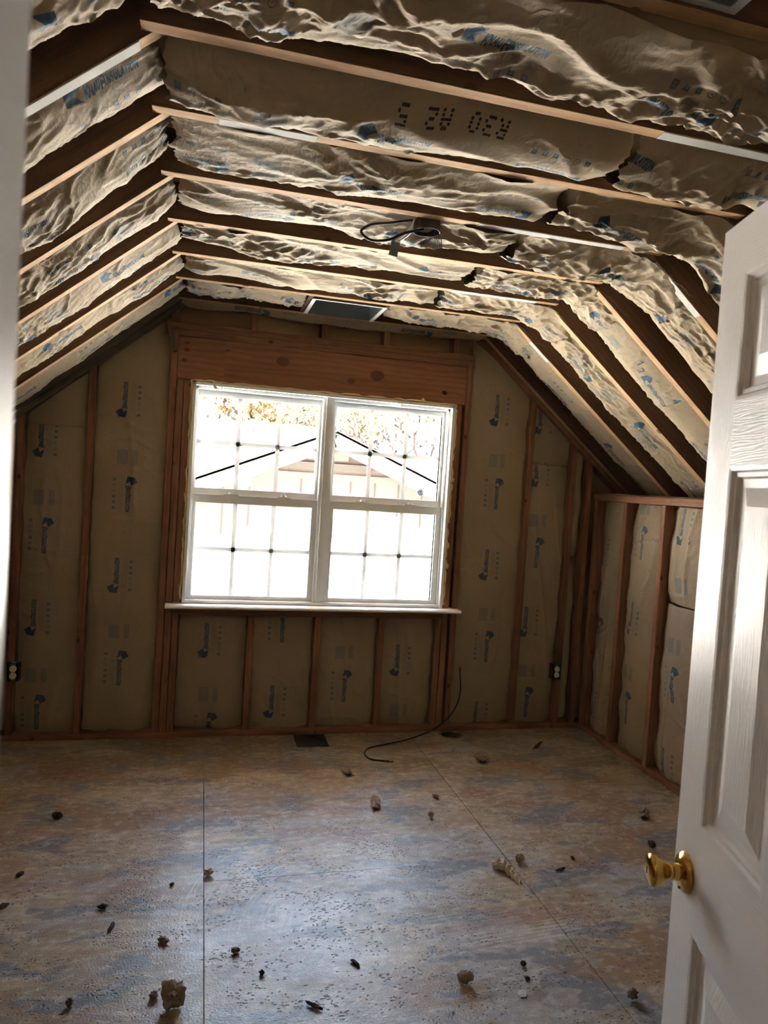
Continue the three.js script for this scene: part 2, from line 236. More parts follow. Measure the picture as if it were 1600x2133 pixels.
// ---------- window wall ----------
const wallBack = struct('wall_back', 'stud wall around the window with a wide timber header');
{
  const zc = ZB - 0.0445, W = wallBack;
  part(W, 'sheathing', (() => { const g = extrude([[-1.75, -2.7], [3.25, -2.7], [3.25, 1.35], [MID, 3.45], [-1.75, 1.35]], 0.02, [[[-0.085, 0.8], [1.515, 0.8], [1.515, 2.085], [-0.085, 2.085]]]); g.translate(0, 0, ZB - 0.112); return g; })(), M.dark);
  part(W, 'sole_plate', level(XL - 0.1, XR + 0.05, 0.019, zc), M.stud);
  const top = (x) => Math.min(slopeL(x), slopeR(x), 2.42) + 0.01;
  for (const x of [-0.625, -0.98]) part(W, 'stud', upright(x, zc, 0.038, top(x)), M.stud);
  for (const x of [2.06, 2.375, 2.5]) part(W, 'stud', upright(x, zc, 0.038, top(x)), M.stud);
  // king, jack and sill studs beside the window
  for (const [x, y1] of [[-0.197, 2.36], [-0.156, 2.09], [-0.115, 0.765], [1.503, 0.765], [1.546, 2.09], [1.602, 2.36]]) part(W, 'stud', upright(x, zc, 0.038, y1), M.stud);
  part(W, 'stud', upright(-0.115, zc, 0.805, 2.09), M.stud); part(W, 'stud', upright(1.545 - 0.012, zc - 0.002, 0.805, 2.09, 0.03), M.stud);
  const hd = part(W, 'header_board', level(-0.175, 1.58, 2.215, zc, 0.24), M.header);
  for (const [x, y, r] of [[0.42, 2.25, 0.03], [1.0, 2.225, 0.034], [0.84, 2.175, 0.02], [-0.13, 2.3, 0.012], [-0.13, 2.26, 0.012], [-0.14, 2.2, 0.011], [0.1, 2.28, 0.01], [1.44, 2.16, 0.013]]) { const g = new THREE.CylinderGeometry(r, r * 1.04, 0.004, 20); g.scale(1.25, 1, 0.9); g.rotateX(Math.PI / 2); g.translate(x, y, ZB); part(hd, 'knot', g, flat(0x5d3a24, 0.8), 'dark round knot'); }
  part(W, 'top_plate', level(-0.25, 1.63, 2.356, zc), M.stud); part(W, 'top_plate', level(-0.25, 0.5, 2.395, zc), M.stud); part(W, 'top_plate', level(0.503, 1.63, 2.395, zc), M.stud);
  for (const x of [-0.2, 0.245, 0.66, 1.045, 1.5]) part(W, 'cripple_stud', upright(x, zc, 2.414, 2.56), M.stud);
  part(W, 'sill_plate', level(-0.135, 1.52, 0.746, zc), M.stud);
  for (const x of [0.32, 0.725, 1.13]) part(W, 'cripple_stud', upright(x, zc, 0.038, 0.727), M.stud);
  // gable rafters lying against the wall
  for (const s of [-1, 1]) { const n = V(s * 0.643, 0.766, 0), x0 = s < 0 ? KL : KR, f = s < 0 ? slopeL : slopeR, x1 = s < 0 ? XL - 0.3 : XR + 0.3; part(W, 'gable_plate', bar(V(x0, f(x0), ZB - 0.03).addScaledVector(n, 0.0), V(x1, f(x1), ZB - 0.03).addScaledVector(n, 0.0), 0.089, 0.06, n), s < 0 ? M.old : M.stud); }
  part(W, 'brace', bar(V(-0.235, 2.4, ZB + 0.012), V(-0.19, 2.24, ZB + 0.012), 0.02, 0.07, V(0, 0, 1)), M.old);
}

// ---------- knee walls, doorway wall, hall ----------
{
  const W = struct('wall_right', 'low stud knee wall under the right slope'), xc = XR + 0.0445;
  part(W, 'sheathing', box(XR + 0.11, XR + 0.15, -0.02, 1.6, -4.36, -0.24), M.dark);
  part(W, 'eave_board', box(3.2, 3.24, -0.3, 1.5, -4.36, -0.24), M.dark);
  part(W, 'sole_plate', bar(V(xc, 0.019, ZB), V(xc, 0.019, -0.36), 0.089, 0.038), M.stud);
  part(W, 'top_plate', bar(V(xc + 0.03, PLATE - 0.022, ZB), V(xc + 0.03, PLATE - 0.022, -0.36), 0.15, 0.044), M.stud);
  for (const z of [-4.235, -3.9, -3.52, -3.12, -2.71, -2.3, -1.9]) part(W, 'stud', bar(V(xc, 0.038, z), V(xc, PLATE - 0.044, z), 0.038, 0.089, V(1, 0, 0)), M.stud);
  const L = struct('wall_left', 'low stud knee wall under the left slope'), xl = XL - 0.0445;
  part(L, 'sheathing', box(XL - 0.15, XL - 0.11, -0.02, 1.75, -4.36, -0.24), M.dark);
  part(L, 'sole_plate', bar(V(xl, 0.019, ZB), V(xl, 0.019, -0.36), 0.089, 0.038), M.stud);
  part(L, 'top_plate', bar(V(xl, PLATE - 0.022, ZB), V(xl, PLATE - 0.022, -0.36), 0.089, 0.044), M.stud);
  for (let i = 0; i < 9; i++) part(L, 'stud', bar(V(xl, 0.038, -4.2 + i * 0.42), V(xl, PLATE - 0.044, -4.2 + i * 0.42), 0.038, 0.089, V(1, 0, 0)), M.stud);
  const F = struct('wall_front', 'plastered wall with the doorway');
  part(F, 'plaster', (() => { const g = extrude([[-1.75, -0.02], [3.25, -0.02], [3.25, 1.35], [MID, 3.45], [-1.75, 1.35]], 0.12, [[[-0.11, -0.019], [0.675, -0.019], [0.675, 2.06], [-0.11, 2.06]]]); g.translate(0, 0, -0.355); return g; })(), M.drywall);
  const H = struct('wall_hall', 'plain hall behind the doorway');
  part(H, 'plaster', [box(-1.25, -1.15, -0.02, 2.45, -0.235, 1.5), box(1.7, 1.8, -0.02, 2.45, -0.235, 1.5), box(-1.25, 1.8, -0.02, 2.45, 1.5, 1.6), box(-1.25, 1.8, 2.45, 2.6, -0.235, 1.6)], M.drywall);
  const Lw = struct('wall_lower', 'lower storey of the house below the attic room');
  part(Lw, 'siding', box(-1.7, 3.2, -2.7, -0.31, -4.34, 3), flat(0xb8ada0, 0.8));
}
{ // left door jamb, right in front of the camera
  const j = struct('trim_1', 'white painted door jamb');
  part(j, 'jamb', bar(V(-0.0985, 0, -0.30), V(-0.0985, 2.05, -0.30), 0.025, 0.128, V(0, 0, 1), 0.004), M.paint);
  part(j, 'casing', bar(V(-0.15, 0, -0.362), V(-0.15, 2.1, -0.362), 0.07, 0.014, V(0, 0, 1), 0.004), M.paint);
  part(j, 'head_jamb', bar(V(-0.11, 2.055, -0.30), V(0.675, 2.055, -0.30), 0.128, 0.02), M.paint);
  part(j, 'hinge_jamb', bar(V(0.672, 0, -0.30), V(0.672, 2.05, -0.30), 0.02, 0.128, V(0, 0, 1)), M.paint);
}

// ---------- window ----------
{
  const w = struct('window_1', 'white vinyl twin sash window with grilles'), zg = ZB - 0.07;
  const x0 = -0.085, x1 = 1.515, y0 = 0.8, y1 = 2.085, zf = ZB - 0.115;
  part(w, 'frame', [box(x0, x0 + 0.018, y0, y1, zf, ZB + 0.012), box(x1 - 0.018, x1, y0, y1, zf, ZB + 0.012), box(x0, x1, y1 - 0.018, y1, zf, ZB + 0.012), box(x0, x1, y0, y0 + 0.016, zf, ZB),
    box(x0 + 0.018, x0 + 0.032, y0, y1, zf, ZB - 0.03), box(x1 - 0.032, x1 - 0.018, y0, y1, zf, ZB - 0.03), box(x0, x1, y1 - 0.034, y1 - 0.018, zf, ZB - 0.03)], M.vinyl);
  part(w, 'mullion', [box(0.683, 0.75, y0, y1, zf, ZB - 0.02), box(0.7, 0.733, y0, y1, zf, ZB - 0.008)], M.vinyl);
  const sash = (xa, xb, ya, yb, gx0, gx1, gy0, gy1, z, name) => {
    const s = part(w, name, [box(xa, gx0, ya, yb, z - 0.018, z + 0.018), box(gx1, xb, ya, yb, z - 0.018, z + 0.018), box(gx0, gx1, ya, gy0, z - 0.018, z + 0.018), box(gx0, gx1, gy1, yb, z - 0.018, z + 0.018),
      box(gx0 - 0.008, gx0, gy0, gy1, z - 0.012, z + 0.024), box(gx1, gx1 + 0.008, gy0, gy1, z - 0.012, z + 0.024), box(gx0, gx1, gy1, gy1 + 0.008, z - 0.012, z + 0.024)], M.vinyl);
    const dx = (gx1 - gx0) / 3, m = (gy0 + gy1) / 2;
    for (const k of [1, 2]) part(s, 'muntin', box(gx0 + dx * k - 0.0125, gx0 + dx * k + 0.0125, gy0, gy1, z - 0.0035, z - 0.002), M.vinyl);
    part(s, 'muntin', box(gx0, gx1, m - 0.0125, m + 0.0125, z - 0.0035, z - 0.002), M.vinyl);
    part(s, 'pane', box(gx0 - 0.004, gx1 + 0.004, gy0 - 0.004, gy1 + 0.004, z + 0.002, z + 0.006), M.glass);
    return s;
  };
  for (const [a, b, ga, gb, la, lb] of [[-0.053, 0.683, -0.053, 0.664, -0.034, 0.648], [0.75, 1.483, 0.769, 1.464, 0.785, 1.447]]) {
    const o = a < 0 ? 0.013 : 0;
    sash(a - 0, b, 1.425, 2.052, ga + 0.008, gb - (a < 0 ? 0 : 0), 1.476, 2.018, zg - 0.026, 'upper_sash');
    sash(a, b, 0.816, 1.438, la, lb, 0.84, 1.39, zg + 0.012, 'lower_sash');
    for (const k of [0.3, 0.72]) { const x = mix(a, b, k), l = part(w, 'sash_lock', [box(x - 0.04, x + 0.04, 1.438, 1.446, zg - 0.004, zg + 0.028)], M.vinyl); const g = new THREE.CylinderGeometry(0.016, 0.019, 0.012, 18); g.translate(x, 1.452, zg + 0.012); part(l, 'lever', [g, box(x, x + 0.045, 1.452, 1.459, zg + 0.006, zg + 0.018)], M.vinyl); }
  }
  const st = part(w, 'sill', [bar(V(-0.175, 0.787, ZB + 0.02), V(1.62, 0.787, ZB + 0.02), 0.13, 0.02, V(0, 1, 0), 0.007)], M.paint);
  part(w, 'sill_apron_bead', bar(V(-0.1, 0.772, ZB + 0.01), V(1.53, 0.772, ZB + 0.01), 0.02, 0.012), M.foam);
  // sticker on the upper right sash
  { const c = document.createElement('canvas'); c.width = c.height = 256; const g = c.getContext('2d'); g.fillStyle = '#3d7fc4'; g.fillRect(0, 0, 256, 256); g.fillStyle = '#eef4fa'; g.beginPath(); g.arc(128, 128, 92, 0, 7); g.fill(); g.strokeStyle = '#2a62a8'; g.lineWidth = 22; g.beginPath(); g.moveTo(92, 120); g.lineTo(122, 172); g.lineTo(184, 84); g.stroke(); g.fillStyle = '#3d7fc4'; g.beginPath(); g.moveTo(60, 128); g.lineTo(100, 62); g.lineTo(124, 128); g.fill();
    const t = new THREE.CanvasTexture(c); t.colorSpace = THREE.SRGBColorSpace; const q = new THREE.CylinderGeometry(0.021, 0.021, 0.001, 32); q.rotateX(Math.PI / 2); q.translate(1.352, 1.527, zg - 0.019); part(w, 'round_sticker', q, flat(0xffffff, 0.5, { map: t }), 'blue and white round sticker'); }
  // spray foam squeezed out round the frame
  { const r = rng(4), pts = (a, b, n) => Array.from({ length: n }, (_, i) => { const k = i / (n - 1); return [mix(a[0], b[0], k) + (r() - 0.5) * 0.008, mix(a[1], b[1], k) + (r() - 0.5) * 0.006, ZB - 0.004 + (r() - 0.5) * 0.012]; });
    part(w, 'foam_bead', tube(pts([-0.094, 0.82], [-0.094, 2.09], 40), 0.007, 200, 7), M.foam); part(w, 'foam_bead', tube(pts([-0.094, 2.094], [1.52, 2.094], 44), 0.006, 200, 7), M.foam);
    part(w, 'foam_bead', tube(pts([1.524, 2.09], [1.524, 0.82], 40), 0.008, 200, 7), M.foam);
    for (const [x, y, s] of [[1.525, 1.2, 0.014], [1.53, 1.07, 0.012], [1.528, 1.62, 0.011], [1.52, 2.05, 0.012], [-0.09, 1.43, 0.012], [1.3, 2.1, 0.01]]) part(w, 'foam_blob', blob(s, 3, [1, 1.5, 0.8]).translate(x, y, ZB + 0.002), M.foam); }
  // clear plastic clips and a torn tag on the head
  for (const x of [0.068, 1.15]) { const g = new THREE.TorusGeometry(0.011, 0.004, 8, 18); g.translate(x, 2.058, ZB + 0.004); part(w, 'plastic_clip', [g, box(x - 0.018, x + 0.018, 2.066, 2.078, ZB - 0.004, ZB + 0.01)], flat(0xdfe4e6, 0.25)); }
  part(w, 'torn_tag', bar(V(0.025, 2.088, ZB + 0.015), V(0.045, 2.05, ZB + 0.02), 0.018, 0.002, V(0, 0, 1)), flat(0xe8e4d2, 0.7));
}
function blob(r, seed, sc = [1, 1, 1], rough = 0.35, detail = 3) {
  const g = new THREE.IcosahedronGeometry(1, detail), p = g.attributes.position;
  for (let i = 0; i < p.count; i++) { const x = p.getX(i), y = p.getY(i), z = p.getZ(i), k = r * (1 + rough * (n2(x * 1.6 + seed * 7.3, y * 1.6 + z * 1.3) + 0.6 * n2(x * 4 + z * 3 + seed, y * 4 - z * 2) + 0.35 * n2(x * 9 + seed, y * 9 + z * 7))); p.setXYZ(i, x * k * sc[0], y * k * sc[1], z * k * sc[2]); }
  g.computeVertexNormals(); return g;
}

// ---------- insulation batts ----------
const crease = (v, w = 0.16) => Math.max(0, 1 - Math.abs(v) / (w * 1.5));   // a sharp fold line
const STYLE = {
  drape(s, t, q) { // loose paper: long slanting folds and crumples
    const c = 0.32, S = s * Math.cos(c) + t * Math.sin(c), U = -s * Math.sin(c) + t * Math.cos(c), w = 0.5 * n2(s * 3 + q, t * 4), m = sst(-0.25, 0.45, n2(s * 2.3 + q, t * 3 + 5));
    return 0.012 * crease(n2(S * 1.5 + q, U * 8 + w), 0.26) + 0.013 * n2(s * 2.2 + q, t * 4.5) + m * (0.015 * crease(n2(s * 3 - t * 2 + q * 2, t * 10 + s * 2.2 + w), 0.2) + 0.011 * crease(n2(s * 8 + q, t * 12 + w), 0.18) + 0.0045 * crease(n2(s * 21, t * 27 + q + w), 0.25)) + 0.0024 * crease(n2(s * 12 + q, t * 44 + w * 2), 0.3);
  },
  ripple(s, t, q) { // fine wind-ripple wrinkles
    const w = 1.1 * n2(s * 5 + q, t * 6), c = -0.16, S = s * Math.cos(c) + t * Math.sin(c), U = -s * Math.sin(c) + t * Math.cos(c), m = 0.35 + 0.65 * sst(-0.3, 0.4, n2(s * 2.6 + q, t * 3.1));
    return 0.007 * n2(s * 2.2 + q, t * 4) + 1.5 * m * (0.0042 * crease(n2(S * 7 + q, U * 24 + w), 0.3) + 0.0034 * crease(n2(S * 13 + q * 2, U * 42 + w), 0.32) + 0.0016 * crease(n2(S * 24, U * 70 + q), 0.3)) + 0.006 * crease(n2(s * 4 + q, t * 5 + w), 0.09);
  },
  smooth(s, t, q) { // taut paper with thin creases across and small ones along
    const w = 0.6 * n2(t * 5 + q, s * 3);
    return 0.006 * n2(s * 2 + q, t * 3) + 0.0042 * crease(n2(s * 11 + w + q, t * 1.4), 0.06) + 0.0032 * crease(n2(s * 23 + w, t * 2.6 + q), 0.07) + 0.0026 * crease(n2(s * 4 + q, t * 20 + w), 0.05) + 0.0012 * n2(s * 30, t * 26 + q);
  },
  crumpled(s, t, q) { // balled and flattened again: sharp facets
    const w = n2(s * 5 + q, t * 6), v = n2(s * 6 - q, t * 5 + 2);
    return 0.013 * n2(s * 3 + q, t * 4) + 0.017 * crease(n2(s * 5 + v * 0.7 + q, t * 7 + w), 0.2) + 0.013 * crease(n2(s * 9 - q + w, t * 11 + v), 0.2) + 0.006 * crease(n2(s * 19 + v, t * 22 + q), 0.22) + 0.0022 * crease(n2(s * 40, t * 44 + q), 0.3);
  },
  wall(s, t, q) { return 0.008 * n2(s * 1.3 + q, t * 3) + 0.006 * crease(n2(s * 1.1 + t * 1.5 + q, t * 5), 0.08) + 0.004 * crease(n2(s * 5 + q, t * 2.2), 0.06) + 0.001 * n2(s * 14, t * 16 + q); },
};
let battCount = 0;
function batt(label, o) {
  const { path, T: Tv, width, out, style = 'drape', near = -0.03, far = -0.06, bulge = 0.06, sag = 0.02, amp = 1, thick = 0.09, kind = 'plain', off = null, cell = 0.0075, group, fillet = 0.1, trim } = o;
  const q = o.seed ?? (battCount * 3.71 + 1.3); battCount++;
  const P = path.map((p) => V(...p)), cum = [0]; for (let i = 1; i < P.length; i++) cum.push(cum[i - 1] + P[i].distanceTo(P[i - 1])); const L = cum[cum.length - 1];
  const raw = (s) => { s = clamp(s, -1, L + 1); let i = 1; while (i < P.length - 1 && s > cum[i]) i++; return P[i - 1].clone().lerp(P[i], (s - cum[i - 1]) / (cum[i] - cum[i - 1])); };
  const at = (s) => { if (P.length < 3) return raw(s); const r = V(0, 0, 0); for (let k = -4; k <= 4; k++) r.add(raw(s + k * fillet / 4)); return r.multiplyScalar(1 / 9); };
  const ns = Math.max(12, Math.round(L / cell)), nt = Math.max(8, Math.round(width / cell)), ext = V(...Tv).normalize(), O = V(...out);
  const e = 0.01, posn = new Float32Array((ns + 1) * (nt + 1) * 3), uvs = new Float32Array((ns + 1) * (nt + 1) * 2), frames = [];
  for (let i = 0; i <= ns; i++) { const s = L * i / ns, c = at(s), tan = at(s + e).sub(at(s - e)).normalize(); let n = tan.clone().cross(ext).normalize(); const hand = n.dot(O) < 0; if (hand) n.negate(); frames.push([c, n, hand, tan]); }
  const depth = (s, t) => {
    const v = t / width, hump = Math.pow(Math.max(0, 1 - Math.pow(Math.abs(2 * Math.pow(v, o.skew ?? 1) - 1), 2)), 0.9);
    const en = Math.exp(-t / 0.045), ef = Math.exp(-(width - t) / 0.045), ends = Math.exp(-s / 0.05) + Math.exp(-(L - s) / 0.05);
    let d = (o.tilt ? mix(near, far, v) + o.tilt * hump : mix(near, far, v) * (1 - hump) + (bulge - 0.06) * hump) + sag * hump * (n2(s * 1.7 + q, q) + 0.6 * n2(s * 4.1, q * 2));
    d += 0.018 * (en * n2(s * 6 + q, 3.3) + ef * n2(s * 5.2 - q, 8.1)) + amp * STYLE[style](s, t, q) * (1 - 0.4 * (en + ef)) - 0.03 * ends * (0.6 + 0.7 * n2(t * 9, q + s));
    return d;
  };
  const ou = off ? off[0] : (q * 0.37) % 1, ov = off ? off[1] : 0;
  for (let i = 0, k = 0; i <= ns; i++) for (let j = 0; j <= nt; j++, k++) {
    let s = L * i / ns, t = width * j / nt; const [c, n, hand, tan] = frames[i];
    const cut = o.ragged ? (i === 0 ? -1 : i === ns ? 1 : 0) * o.ragged * (n2(t * 22 + q, 1) + 0.6 * n2(t * 60, q)) : 0;
    const d = depth(s, t), p = c.clone().addScaledVector(ext, t + 0.006 * n2(s * 7 + q, j < nt / 2 ? 1 : 9) * Math.abs(2 * t / width - 1)).addScaledVector(n, d).addScaledVector(tan, cut);
    posn.set([p.x, p.y, p.z], k * 3); uvs.set([s, hand ? width - t : t], k * 2);
  }
  const idx = []; for (let i = 0; i < ns; i++) for (let j = 0; j < nt; j++) { const a = i * (nt + 1) + j, b = a + nt + 1; if (frames[i][2]) idx.push(a, a + 1, b, b, a + 1, b + 1); else idx.push(a, b, a + 1, b, b + 1, a + 1); }
  const g = new THREE.BufferGeometry(); g.setAttribute('position', new THREE.BufferAttribute(posn, 3)); g.setAttribute('uv', new THREE.BufferAttribute(uvs, 2)); g.setIndex(idx); g.computeVertexNormals();
  // fibre body behind the paper
  const cs = Math.max(4, Math.round(ns / 10)), ct = 8, cp = [], ci = [];
  for (let layer = 0; layer < 2; layer++) for (let i = 0; i <= cs; i++) for (let j = 0; j <= ct; j++) { const fi = Math.round(ns * i / cs), [c, n, , tan] = frames[fi], s = clamp(L * fi / ns, 0.045, L - 0.045), t = mix(0.004, width - 0.004, j / ct); const p = c.clone().addScaledVector(tan, s - L * fi / ns).addScaledVector(ext, t).addScaledVector(n, layer ? -thick - 0.06 : depth(s, t) - 0.022); cp.push(p.x, p.y, p.z); }
  const nn = (cs + 1) * (ct + 1), id = (l, i, j) => l * nn + i * (ct + 1) + j;
  for (let i = 0; i < cs; i++) for (let j = 0; j < ct; j++) for (const l of [0, 1]) ci.push(id(l, i, j), id(l, i + 1, j), id(l, i, j + 1), id(l, i + 1, j), id(l, i + 1, j + 1), id(l, i, j + 1));
  for (let i = 0; i < cs; i++) for (const j of [0, ct]) ci.push(id(0, i, j), id(1, i, j), id(0, i + 1, j), id(1, i, j), id(1, i + 1, j), id(0, i + 1, j));
  for (let j = 0; j < ct; j++) for (const i of [0, cs]) ci.push(id(0, i, j), id(0, i, j + 1), id(1, i, j), id(1, i, j), id(0, i, j + 1), id(1, i, j + 1));
  const cg = new THREE.BufferGeometry(); cg.setAttribute('position', new THREE.Float32BufferAttribute(cp, 3)); cg.setIndex(ci); cg.computeVertexNormals();
  const root = thing('insulation_batt', label, 'insulation', [0, 0, 0], group), c0 = frames[Math.round(ns / 2)][0].clone().addScaledVector(ext, width / 2);
  root.position.copy(c0); g.translate(-c0.x, -c0.y, -c0.z); cg.translate(-c0.x, -c0.y, -c0.z);
  part(root, 'paper_facing', g, paper(kind, ou, ov)); part(root, 'fibre_core', cg, M.core);
  return root;
}
const BAY = ['first', 'second', 'third', 'fourth', 'fifth', 'sixth', 'seventh'];
{ // ceiling bays, counted from the camera; each has a long left piece and a right piece that drapes round the kink
  const G1 = 'batts between the ceiling joists', G2 = 'batts draped over the right kink', G3 = 'batts between the left rafters', G4 = 'batts between the right rafters';
  const spec = [ // bulge, sag, style of the left piece, kind, offset
    { b: 0.15, sag: 0.03, st: 'drape', amp: 1.5 }, { b: 0.115, sag: 0.015, st: 'drape', amp: 0.55, kind: 'dots', off: [0.62, 0.15] }, { b: 0.085, sag: 0.02, st: 'drape', amp: 0.8 }, { b: 0.07, sag: 0.02, st: 'drape', amp: 1.05 },
    { b: 0.065, sag: 0.015, st: 'drape', amp: 1 }, { b: 0.07, sag: 0.02, st: 'drape', amp: 1.05 }, { b: 0.06, sag: 0.02, st: 'crumpled', amp: 0.65 }];
  const look = ['widest and most wrinkled tan paper batt overhead, nearest the doorway', 'dark tan batt stamped upside down with dotted letters, behind the nearest joist', 'loosely sagging tan batt between second and third joist, left of the tear', 'creased tan ceiling batt beside the round electrical box', 'tan ceiling batt one bay beyond the electrical box', 'tan ceiling batt in the bay just before the metal duct', 'crumpled short tan batt left of the metal duct'];
  const lookR = ['', 'dark tan right-hand batt over the door, past the white joist edge', 'wide loose right-hand batt with big printed arrow above the door edge', 'crumpled right-hand batt draped over the kink beside the white rafter', 'right-hand batt folding over the kink, third rafter bay before the window wall', 'right-hand batt folding over the kink, second rafter bay before the window wall', 'tan batt right of the metal duct, folding onto the slope'];
  for (let k = 0; k < 7; k++) {
    const z0 = JZ[k] - 0.02, w = JZ[k] - JZ[k + 1] - 0.05, c = spec[k], y = CY, Tv = [0, 0, -1], out = [0, -1, 0];
    const end = k === 0 ? 1.72 : k === 6 ? 0.485 : 1.1 + 0.02 * Math.sin(k * 5);
    const path = k === 0 ? [[-0.15, y, z0], [1.665, y, z0], [1.95, y - 0.24, z0]] : [[KL + 0.03, y, z0], [end, y, z0]];
    batt(look[k], { path, T: Tv, width: w, out, style: c.st, bulge: c.b, sag: c.sag, amp: c.amp, kind: c.kind, off: c.off, near: k === 0 ? 0.012 : k === 1 ? -0.04 : -0.008, far: k === 0 ? -0.06 : -0.125, tilt: k === 0 ? 0.06 : 0, ragged: 0.02, group: G1, thick: 0.07, cell: k < 2 ? 0.007 : 0.0075 });
    if (k > 0) {
      const dx = [0, 0.75, 0.42, 0.2, 0.17, 0.16, 0.18][k], x0 = k === 6 ? 0.95 : end + 0.03;
      batt(lookR[k], { path: [[x0, y, z0], [KR, y, z0], [KR + dx, slopeR(KR + dx), z0]], T: Tv, width: w, out: [-0.4, -1, 0], style: k < 3 ? 'drape' : 'crumpled', bulge: [0, 0.1, 0.1, 0.09, 0.08, 0.075, 0.07][k], sag: 0.02, amp: k < 3 ? 1 : 0.68, near: k < 2 ? -0.03 : -0.008, far: -0.125, ragged: 0.025, group: G2, thick: 0.07 });
    }
  }
  batt('last tan roll of batt sagging between the final joist and the header', { path: [[KL - 0.02, CY + 0.01, JZ[7] - 0.01], [KR + 0.05, CY + 0.01, JZ[7] - 0.01]], T: [0, 0, -1], width: 0.15, out: [0, -1, 0], style: 'smooth', bulge: 0.1, sag: 0.015, near: -0.02, far: -0.02, thick: 0.04, group: G1, off: [0.25, 0.2] });
  // left slope
  for (let k = 0; k < 7; k++) {
    const zn = k === 0 ? -1.27 : JZ[k] + RO, zf = JZ[k + 1] + RO, z0 = zn - 0.02, w = zn - zf - 0.075, x1 = XL - 0.1, x2 = KL + 0.02;
    batt(['left slope batt highest and nearest to the door jamb', 'left slope batt below the white-edged rafter, second from the door jamb', 'left slope batt third from the door jamb, with rippled paper', 'left slope batt midway along the slope, fourth from the door jamb', 'left slope batt third from the window wall', 'left slope batt second from the window wall', 'left slope batt closest to the window wall, with printed words along its edge'][k],
      { path: [[x1, slopeL(x1), z0], [x2, slopeL(x2), z0]], T: [0, 0, -1], width: w, out: [0.6, -1, 0], style: k === 0 ? 'drape' : 'ripple', amp: k < 6 ? 1 : 0.75, bulge: 0.07, sag: 0.018, near: -0.04, far: -0.135, group: G3, thick: 0.05, ragged: 0.012, cell: k < 5 ? 0.0068 : 0.0075 });
  }
  // right slope, lower pieces
  const st = { 2: 'smooth', 3: 'ripple', 4: 'smooth', 5: 'ripple', 6: 'smooth' }, dx0 = { 2: 0.4, 3: 0.2, 4: 0.16, 5: 0.16, 6: 0.17 };
  const lab = { 2: 'right slope batt highest beside the door edge', 3: 'wrinkled right slope batt below the crumpled paper, beside the door', 4: 'smooth right slope batt stamped with blue 1 2 and 4', 5: 'wrinkled right slope batt left of the one stamped 1 2', 6: 'right slope batt with pencilled R22 near its foot' };
  for (let k = 2; k < 7; k++) {
    const zn = JZ[k] + RO, zf = JZ[k + 1] + RO, z0 = zn - 0.02, w = zn - zf - 0.075, x1 = KR + dx0[k] - 0.03, x2 = XR + 0.3;
    batt(lab[k], { path: [[x1, slopeR(x1), z0], [x2, slopeR(x2), z0]], T: [0, 0, -1], width: w, out: [-0.6, -1, 0], style: st[k], kind: { 4: 'digits', 6: 'pencil' }[k], amp: 1.35, bulge: 0.055, sag: 0.012, near: -0.04, far: -0.13, group: G4, thick: 0.05, off: { 4: [0.72, 0.1], 6: [0.3, 0.1] }[k], ragged: 0.012 });
  }
  batt('narrow strip of batt between the last right rafter and window wall', { path: [[KR + 0.12, slopeR(KR + 0.12), JZ[7] + RO - 0.018], [XR + 0.3, slopeR(XR + 0.3), JZ[7] + RO - 0.018]], T: [0, 0, -1], width: 0.1, out: [-0.6, -1, 0], style: 'smooth', bulge: 0.05, near: -0.03, far: -0.03, thick: 0.05, group: G4 });
  // window wall; paths run upward so the print reads along the studs
  const GW = 'batts in the window wall', wl = (label, x0, x1, y0, y1, more = {}) => batt(label, { path: [[x0, y0, ZB - 0.03], [x0, y1, ZB - 0.03]], T: [1, 0, 0], width: x1 - x0, out: [0, 0, 1], style: 'wall', bulge: 0.075, sag: 0.008, near: -0.012, far: -0.012, thick: 0.0, group: GW, cell: 0.011, ...more });
  wl('tall lower batt in the left corner bay behind the outlet', -0.955, -0.648, 0.042, 1.772); wl('short upper batt in the left corner bay under the slope', -0.955, -0.648, 1.776, 2.2);
  wl('tall wall batt left of the window, between two studs', -0.602, -0.22, 0.042, 2.5);
  wl('low batt under the window at its left end', -0.09, 0.298, 0.042, 0.72); wl('second low batt under the window from the left', 0.342, 0.703, 0.042, 0.72); wl('third low batt under the window, above the floor plate', 0.747, 1.108, 0.042, 0.72); wl('low batt under the window at its right end', 1.152, 1.48, 0.042, 0.72);
  wl('tall wall batt just right of the window', 1.625, 2.038, 0.042, 2.52);
  wl('lower wall batt behind the right-hand outlet', 2.082, 2.353, 0.042, 1.757); wl('upper wall batt under the right slope with a seam below it', 2.082, 2.353, 1.762, 2.2, { bulge: 0.068 });
  wl('rolled narrow batt piece stuffed low in the right corner gap', 2.397, 2.48, 0.06, 1.12, { style: 'smooth', bulge: 0.06, near: -0.04, far: -0.04 }); wl('rolled narrow batt piece stuffed high in the right corner gap', 2.397, 2.48, 1.16, 1.95, { style: 'smooth', bulge: 0.06, near: -0.04, far: -0.04 });
  for (const [z, y0, y1, l] of [[-4.21, 0.042, 1.54, 'knee wall batt darkest and deepest in the corner'], [-3.88, 0.042, 1.54, 'knee wall batt between second and third stud from the corner'], [-3.5, 1.0, 1.54, 'upper knee wall batt beside the door with a seam under it'], [-3.5, 0.042, 0.996, 'lower knee wall batt beside the door'], [-3.1, 0.042, 1.54, 'knee wall batt just behind the open door']]) {
    const w = { '-4.21': 0.29, '-3.88': 0.34, '-3.5': 0.36, '-3.1': 0.37 }[z];
    batt(l, { path: [[XR + 0.03, y0, z], [XR + 0.03, y1, z]], T: [0, 0, 1], width: w, out: [-1, 0, 0], style: 'wall', bulge: 0.08, sag: 0.012, near: -0.03, far: -0.05, amp: 1.6, thick: 0.01, group: 'batts in the right knee wall', cell: 0.009 });
  }
}

